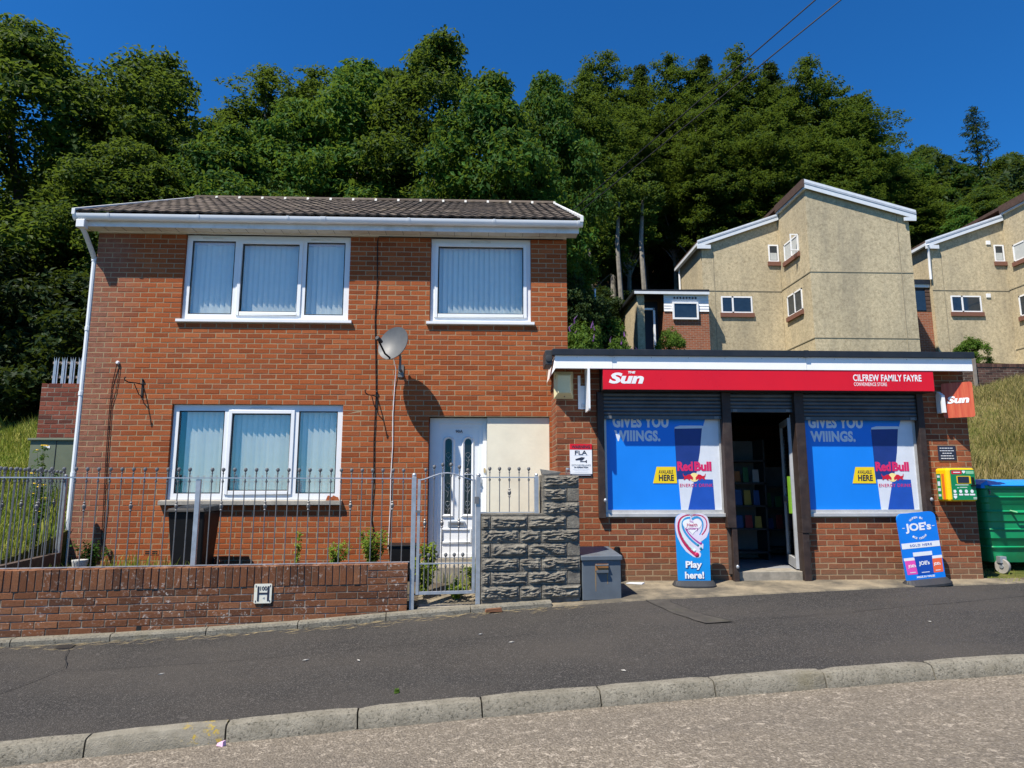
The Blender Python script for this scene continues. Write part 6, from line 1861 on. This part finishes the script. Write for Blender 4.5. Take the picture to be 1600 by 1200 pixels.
# deep wood behind: one continuous mass of foliage
def mass(n, xr, yr, hlo, hhi, size, seed):
    r = np.random.default_rng(seed)
    x = r.uniform(*xr, n); y = r.uniform(*yr, n)
    hv = hhi * (.72 + .28 * np.sin(x * .55 + 1.3 * np.sin(y * .4)))
    z = tz(x, y) + hlo + (hv - hlo) * r.random(n) ** .8
    C = np.stack([x, y, z], 1)
    return leaves(C, np.tile([0, -.6, .4], (n, 1)), 9, (.7, .7, .5), size, seed=seed)
v1, q1 = mass(5200, (-40, 9), (21, 32), .2, 9.5, .42, 21)
v2, q2 = mass(7000, (6, 50), (38, 50), .0, 11.0, .55, 22)
v3, q3 = mass(4500, (32, 90), (54, 68), .0, 10.0, .7, 23)
v4, q4 = mass(8500, (-30, -3.5), (12.5, 21), .2, 10.8, .32, 24)
vv = np.concatenate([v1, v2, v3, v4]); off = np.cumsum([0, len(v1), len(v2), len(v3)])
qq = np.concatenate([q1, q2 + off[1], q3 + off[2], q4 + off[3]])
tag(put("background_wood", fastmesh("background_wood", vv, qq, m_leaf_con)), "deep mass of woodland foliage behind the individual trees", "woodland", kind="stuff")

# grass
def blades(n, xr, yr, hmin, hmax, seed, keep=None, wd=.010, zfun=tz, lean=.45):
    r = np.random.default_rng(seed)
    x = r.uniform(*xr, n); y = r.uniform(*yr, n)
    if keep is not None:
        k = keep(x, y); x, y = x[k], y[k]
    n = len(x)
    z = zfun(x, y)
    pat = .6 + .4 * np.sin(x * 2.1 + np.sin(y * 1.7) * 2)
    h = (hmin + (hmax - hmin) * r.random(n)) * pat
    a = r.uniform(0, 6.28, n); ln = r.uniform(.1, lean, n) * h
    dx, dy = np.cos(a) * ln, np.sin(a) * ln
    b = r.uniform(0, 6.28, n); wx, wy = np.cos(b) * wd, np.sin(b) * wd
    v = np.empty((n, 5, 3), np.float32)
    v[:, 0] = np.stack([x - wx, y - wy, z - .03], 1); v[:, 1] = np.stack([x + wx, y + wy, z - .03], 1)
    v[:, 2] = np.stack([x + wx * .7 + dx * .35, y + wy * .7 + dy * .35, z + h * .6], 1); v[:, 3] = np.stack([x - wx * .7 + dx * .35, y - wy * .7 + dy * .35, z + h * .6], 1)
    v[:, 4] = np.stack([x + dx, y + dy, z + h], 1)
    i = np.arange(n, dtype=np.int32)[:, None] * 5
    t = np.concatenate([i + np.array([[0, 1, 2]]), i + np.array([[0, 2, 3]]), i + np.array([[3, 2, 4]])])
    return v.reshape(-1, 3), t.astype(np.int32)
sl_line = lambda y: np.interp(y, [-2.28, -.3, 0], [.40, .0, -.08])
v, t = blades(70000, (-5.5, .4), (-2.3, 5.5), .10, .62, 31, keep=lambda x, y: (x < sl_line(y)) & ~((x > -1.25) & (x < -.38) & (y > .78) & (y < 1.15)))
tag(put("bank_grass", fastmesh("bank_grass", v, t, m_grass, tri=True)), "long green grass on the bank left of the house", "grass", kind="stuff")
m_grass2 = leaf_mat("dry_grass_blades", [(0, (.05, .075, .012)), (.3, (.12, .135, .028)), (.6, (.24, .20, .075)), (1, (.42, .33, .16))], .25)
v, t = blades(130000, (12.5, 24.5), (.8, 9.5), .08, .52, 32, wd=.008, lean=.7)
tag(put("dry_bank_grass", fastmesh("dry_bank_grass", v, t, m_grass2, tri=True)), "dry straw coloured grass on the bank right of the shop", "grass", kind="stuff")
v, t = blades(1500, (12.5, 16.5), (-.95, .8), .02, .10, 33, zfun=lambda x, y: np.full_like(x, -.075), wd=.006)
tag(put("verge_grass", fastmesh("verge_grass", v, t, m_grass, tri=True)), "short grass around the waste container wheels", "grass", kind="stuff")
tag(MB().add([(12.44, -.97, -.10), (40, 2.2, 1.2), (40, 8, 1.2), (12.44, 2, -.02)], [(0, 1, 2, 3)]).build("verge_ground", m_soil), kind="structure")
gz_ = lambda x, y: np.interp(x, [0, 2.2, 4.5, 6.7], [.11, .10, .0, -.08])
v, t = blades(3200, (.1, 6.6), (-2.2, -.03), .03, .22, 34, keep=lambda x, y: (np.sin(x * 3.1 + y * 4) + np.sin(x * 7.3) * .6 > .1) & (y > -2.2 + (x - .45) * .118) & ~((x > 4.8) & (x < 6) & (y > -.64)), zfun=gz_, wd=.006)
tag(put("garden_grass", fastmesh("garden_grass", v, t, m_grass, tri=True)), "rough grass growing in the front garden", "grass", kind="stuff")
# individual weeds and flowers
def weed(x, y, z, h, w, n, label, name="weed", mat=m_leaf_weed, flower=None, leafs=.05, seed=0, sp=.05):
    r = random.Random(seed)
    e = empty(name, (x, y, z), label, "plant", "plants in the front garden")
    mb_ = MB(); C = []
    for i in range(n):
        a = r.uniform(0, 6.28); l = r.uniform(.2, 1) * w / 2
        hh = h * r.uniform(.6, 1)
        tip = (x + math.cos(a) * l, y + math.sin(a) * l, z + hh)
        mb_.tube([(x + r.uniform(-.02, .02), y + r.uniform(-.02, .02), z), (x + math.cos(a) * l * .35, y + math.sin(a) * l * .35, z + hh * .6), tip], [.004, .003, .0015], 4)
        for k in range(7):
            t = .15 + .85 * k / 6
            C.append((x + math.cos(a) * l * t ** 1.4, y + math.sin(a) * l * t ** 1.4, z + hh * t))
    mb_.build("stem", m_twig, e)
    C = np.array(C)
    v_, q_ = leaves(C, np.tile([0, -.5, .5], (len(C), 1)), 9, (sp, sp, sp), leafs, seed=seed)
    put("foliage", fastmesh("foliage", v_ - np.array([x, y, z]), q_, mat), e)
    if flower:
        for i in range(flower):
            p = C[r.randrange(len(C))] if i % 2 else C[6 + 7 * r.randrange(n)]
            MB().lathe([(.004, 0), (.022, .008), (.018, .016)], (p[0] + r.uniform(-.04, .04), p[1] - .02, p[2] + .02), 7).build("flower_head", m_yelflower, e)
    return e
weed(4.22, -.42, .03, .56, .46, 16, "bright green shrub growing against the house wall by the cables", leafs=.055, seed=1)
weed(3.72, -.35, .05, .40, .40, 8, "rusty green weed against the wall below the broken brick", seed=2)
weed(3.2, -.28, .06, .50, .10, 2, "tall thin weed below the right end of the downstairs window sill", seed=3)
weed(.62, -.55, .10, .34, .5, 9, "dark green weed near the foot of the corner cables", mat=m_leaf_grn, seed=5)
weed(5.05, -1.10, -.05, .50, .34, 12, "tall yellow green weed behind the left side of the gate", leafs=.06, seed=7)
weed(5.02, -1.45, -.10, .42, .30, 9, "bright weed at the foot of the left gate post", leafs=.06, seed=8)
weed(5.62, -1.25, -.10, .40, .30, 8, "green weed behind the latch side of the gate", leafs=.05, seed=9)
weed(5.40, -1.45, -.13, .16, .35, 8, "low weeds under the middle of the gate", seed=10)
weed(-.02, -.72, .38, .95, .34, 6, "yellow ragwort behind the side railing near the house corner", mat=m_leaf_grn, flower=16, seed=11)
weed(-.75, .45, .80, 1.0, .3, 5, "yellow ragwort in front of the utility cabinet", mat=m_leaf_grn, flower=7, seed=12)
weed(5.05, -4.12, path_z(5.05, -4.12), .03, .05, 2, "tiny weed growing in the footpath beside the kerb", mat=m_leaf_shr, leafs=.02, sp=.018, seed=13)
wp = empty("flower_pot", (.60, -.75, .09), "white mottled pot half hidden in weeds near the house corner", "pot")
MB().lathe([(.07, 0), (.09, .12), (.095, .13), (.095, .15)], (.60, -.75, .09), 14).build("pot_body", M("mottled_white", (.5, .5, .46), .8, .3, 40), wp, smooth=True)

def straw(n, seed):
    r = np.random.default_rng(seed)
    v_, t_ = [], []
    for i in range(n):
        s = r.uniform(-.6, 5.8); q = W0 + WD * s + WN * (.125 + abs(r.normal()) * .09)
        z = path_z(q.x, q.y) + .008; a = r.uniform(-.6, .6) + WA; l = r.uniform(.02, .09); w = .002
        c, s_ = math.cos(a) * l, math.sin(a) * l
        b = len(v_); v_ += [(q.x - c, q.y - s_, z), (q.x + w, q.y - w, z + .004), (q.x + c, q.y + s_, z + .012)]; t_.append((b, b + 1, b + 2))
    return np.array(v_), np.array(t_)
v, t = straw(260, 41)
tag(put("dry_clippings", fastmesh("dry_clippings", v, t, M("straw", (.26, .20, .10), .9), tri=True)), "dry grass clippings lying along the path edging", "clippings", kind="stuff")
# ------------------------------------------------------------------ litter and leaf debris
lit = [(4.6, -3.3), (5.3, -3.5), (6.0, -3.0), (6.4, -2.6), (5.7, -2.7), (7.2, -3.8), (4.1, -3.2), (8.9, -3.6), (10.2, -2.9), (3.4, -2.8), (6.9, -3.9), (9.7, -2.4), (2.9, -3.4), (11.4, -2.2)][::2]
for i, (x, y) in enumerate(lit):
    z = path_z(x, y) + .008
    a = R.uniform(0, 3); l = R.uniform(.012, .035); w = R.uniform(.006, .014)
    c, s_ = math.cos(a), math.sin(a)
    tag(MB().hexa([(x - l * c, y - l * s_, z), (x + w * s_, y - w * c, z), (x + l * c, y + l * s_, z), (x - w * s_, y + w * c, z)], [(x - l * c * .9, y - l * s_, z + .004), (x + w * s_, y - w * c, z + .006), (x + l * c, y + l * s_, z + .003), (x - w * s_, y + w * c, z + .006)]).build("litter_scrap", M("scrap_paper", (.42, .40, .36), .8) if i == 0 else bpy.data.materials["scrap_paper"]), "small pale scrap of litter lying on the asphalt footpath", "litter", "scraps of litter on the footpath")
kp = kerb_at(3.9)
cp = (kp.x, kp.y - .06, kp.z + .004)
tag(MB().hexa([(cp[0] - .03, cp[1], cp[2]), (cp[0] + .02, cp[1] - .02, cp[2]), (cp[0] + .035, cp[1] + .01, cp[2]), (cp[0] - .01, cp[1] + .025, cp[2])], [(cp[0] - .02, cp[1], cp[2] + .02), (cp[0] + .02, cp[1] - .015, cp[2] + .03), (cp[0] + .03, cp[1] + .01, cp[2] + .035), (cp[0] - .01, cp[1] + .02, cp[2] + .015)]).build("sweet_wrapper", M("wrapper_pink", (.72, .45, .62), .4, .3, 60)), "crumpled pink and white wrapper in the road gutter below the kerb", "litter")
tag(MB().hexa([(7.56, -.86, -.075), (7.75, -.92, -.08), (7.80, -.86, -.078), (7.62, -.80, -.075)], [(7.56, -.86, -.068), (7.75, -.92, -.07), (7.80, -.86, -.062), (7.62, -.80, -.066)]).build("torn_paper", m_silver), "flat torn sheet of paper on the apron beside the black pipe", "litter")
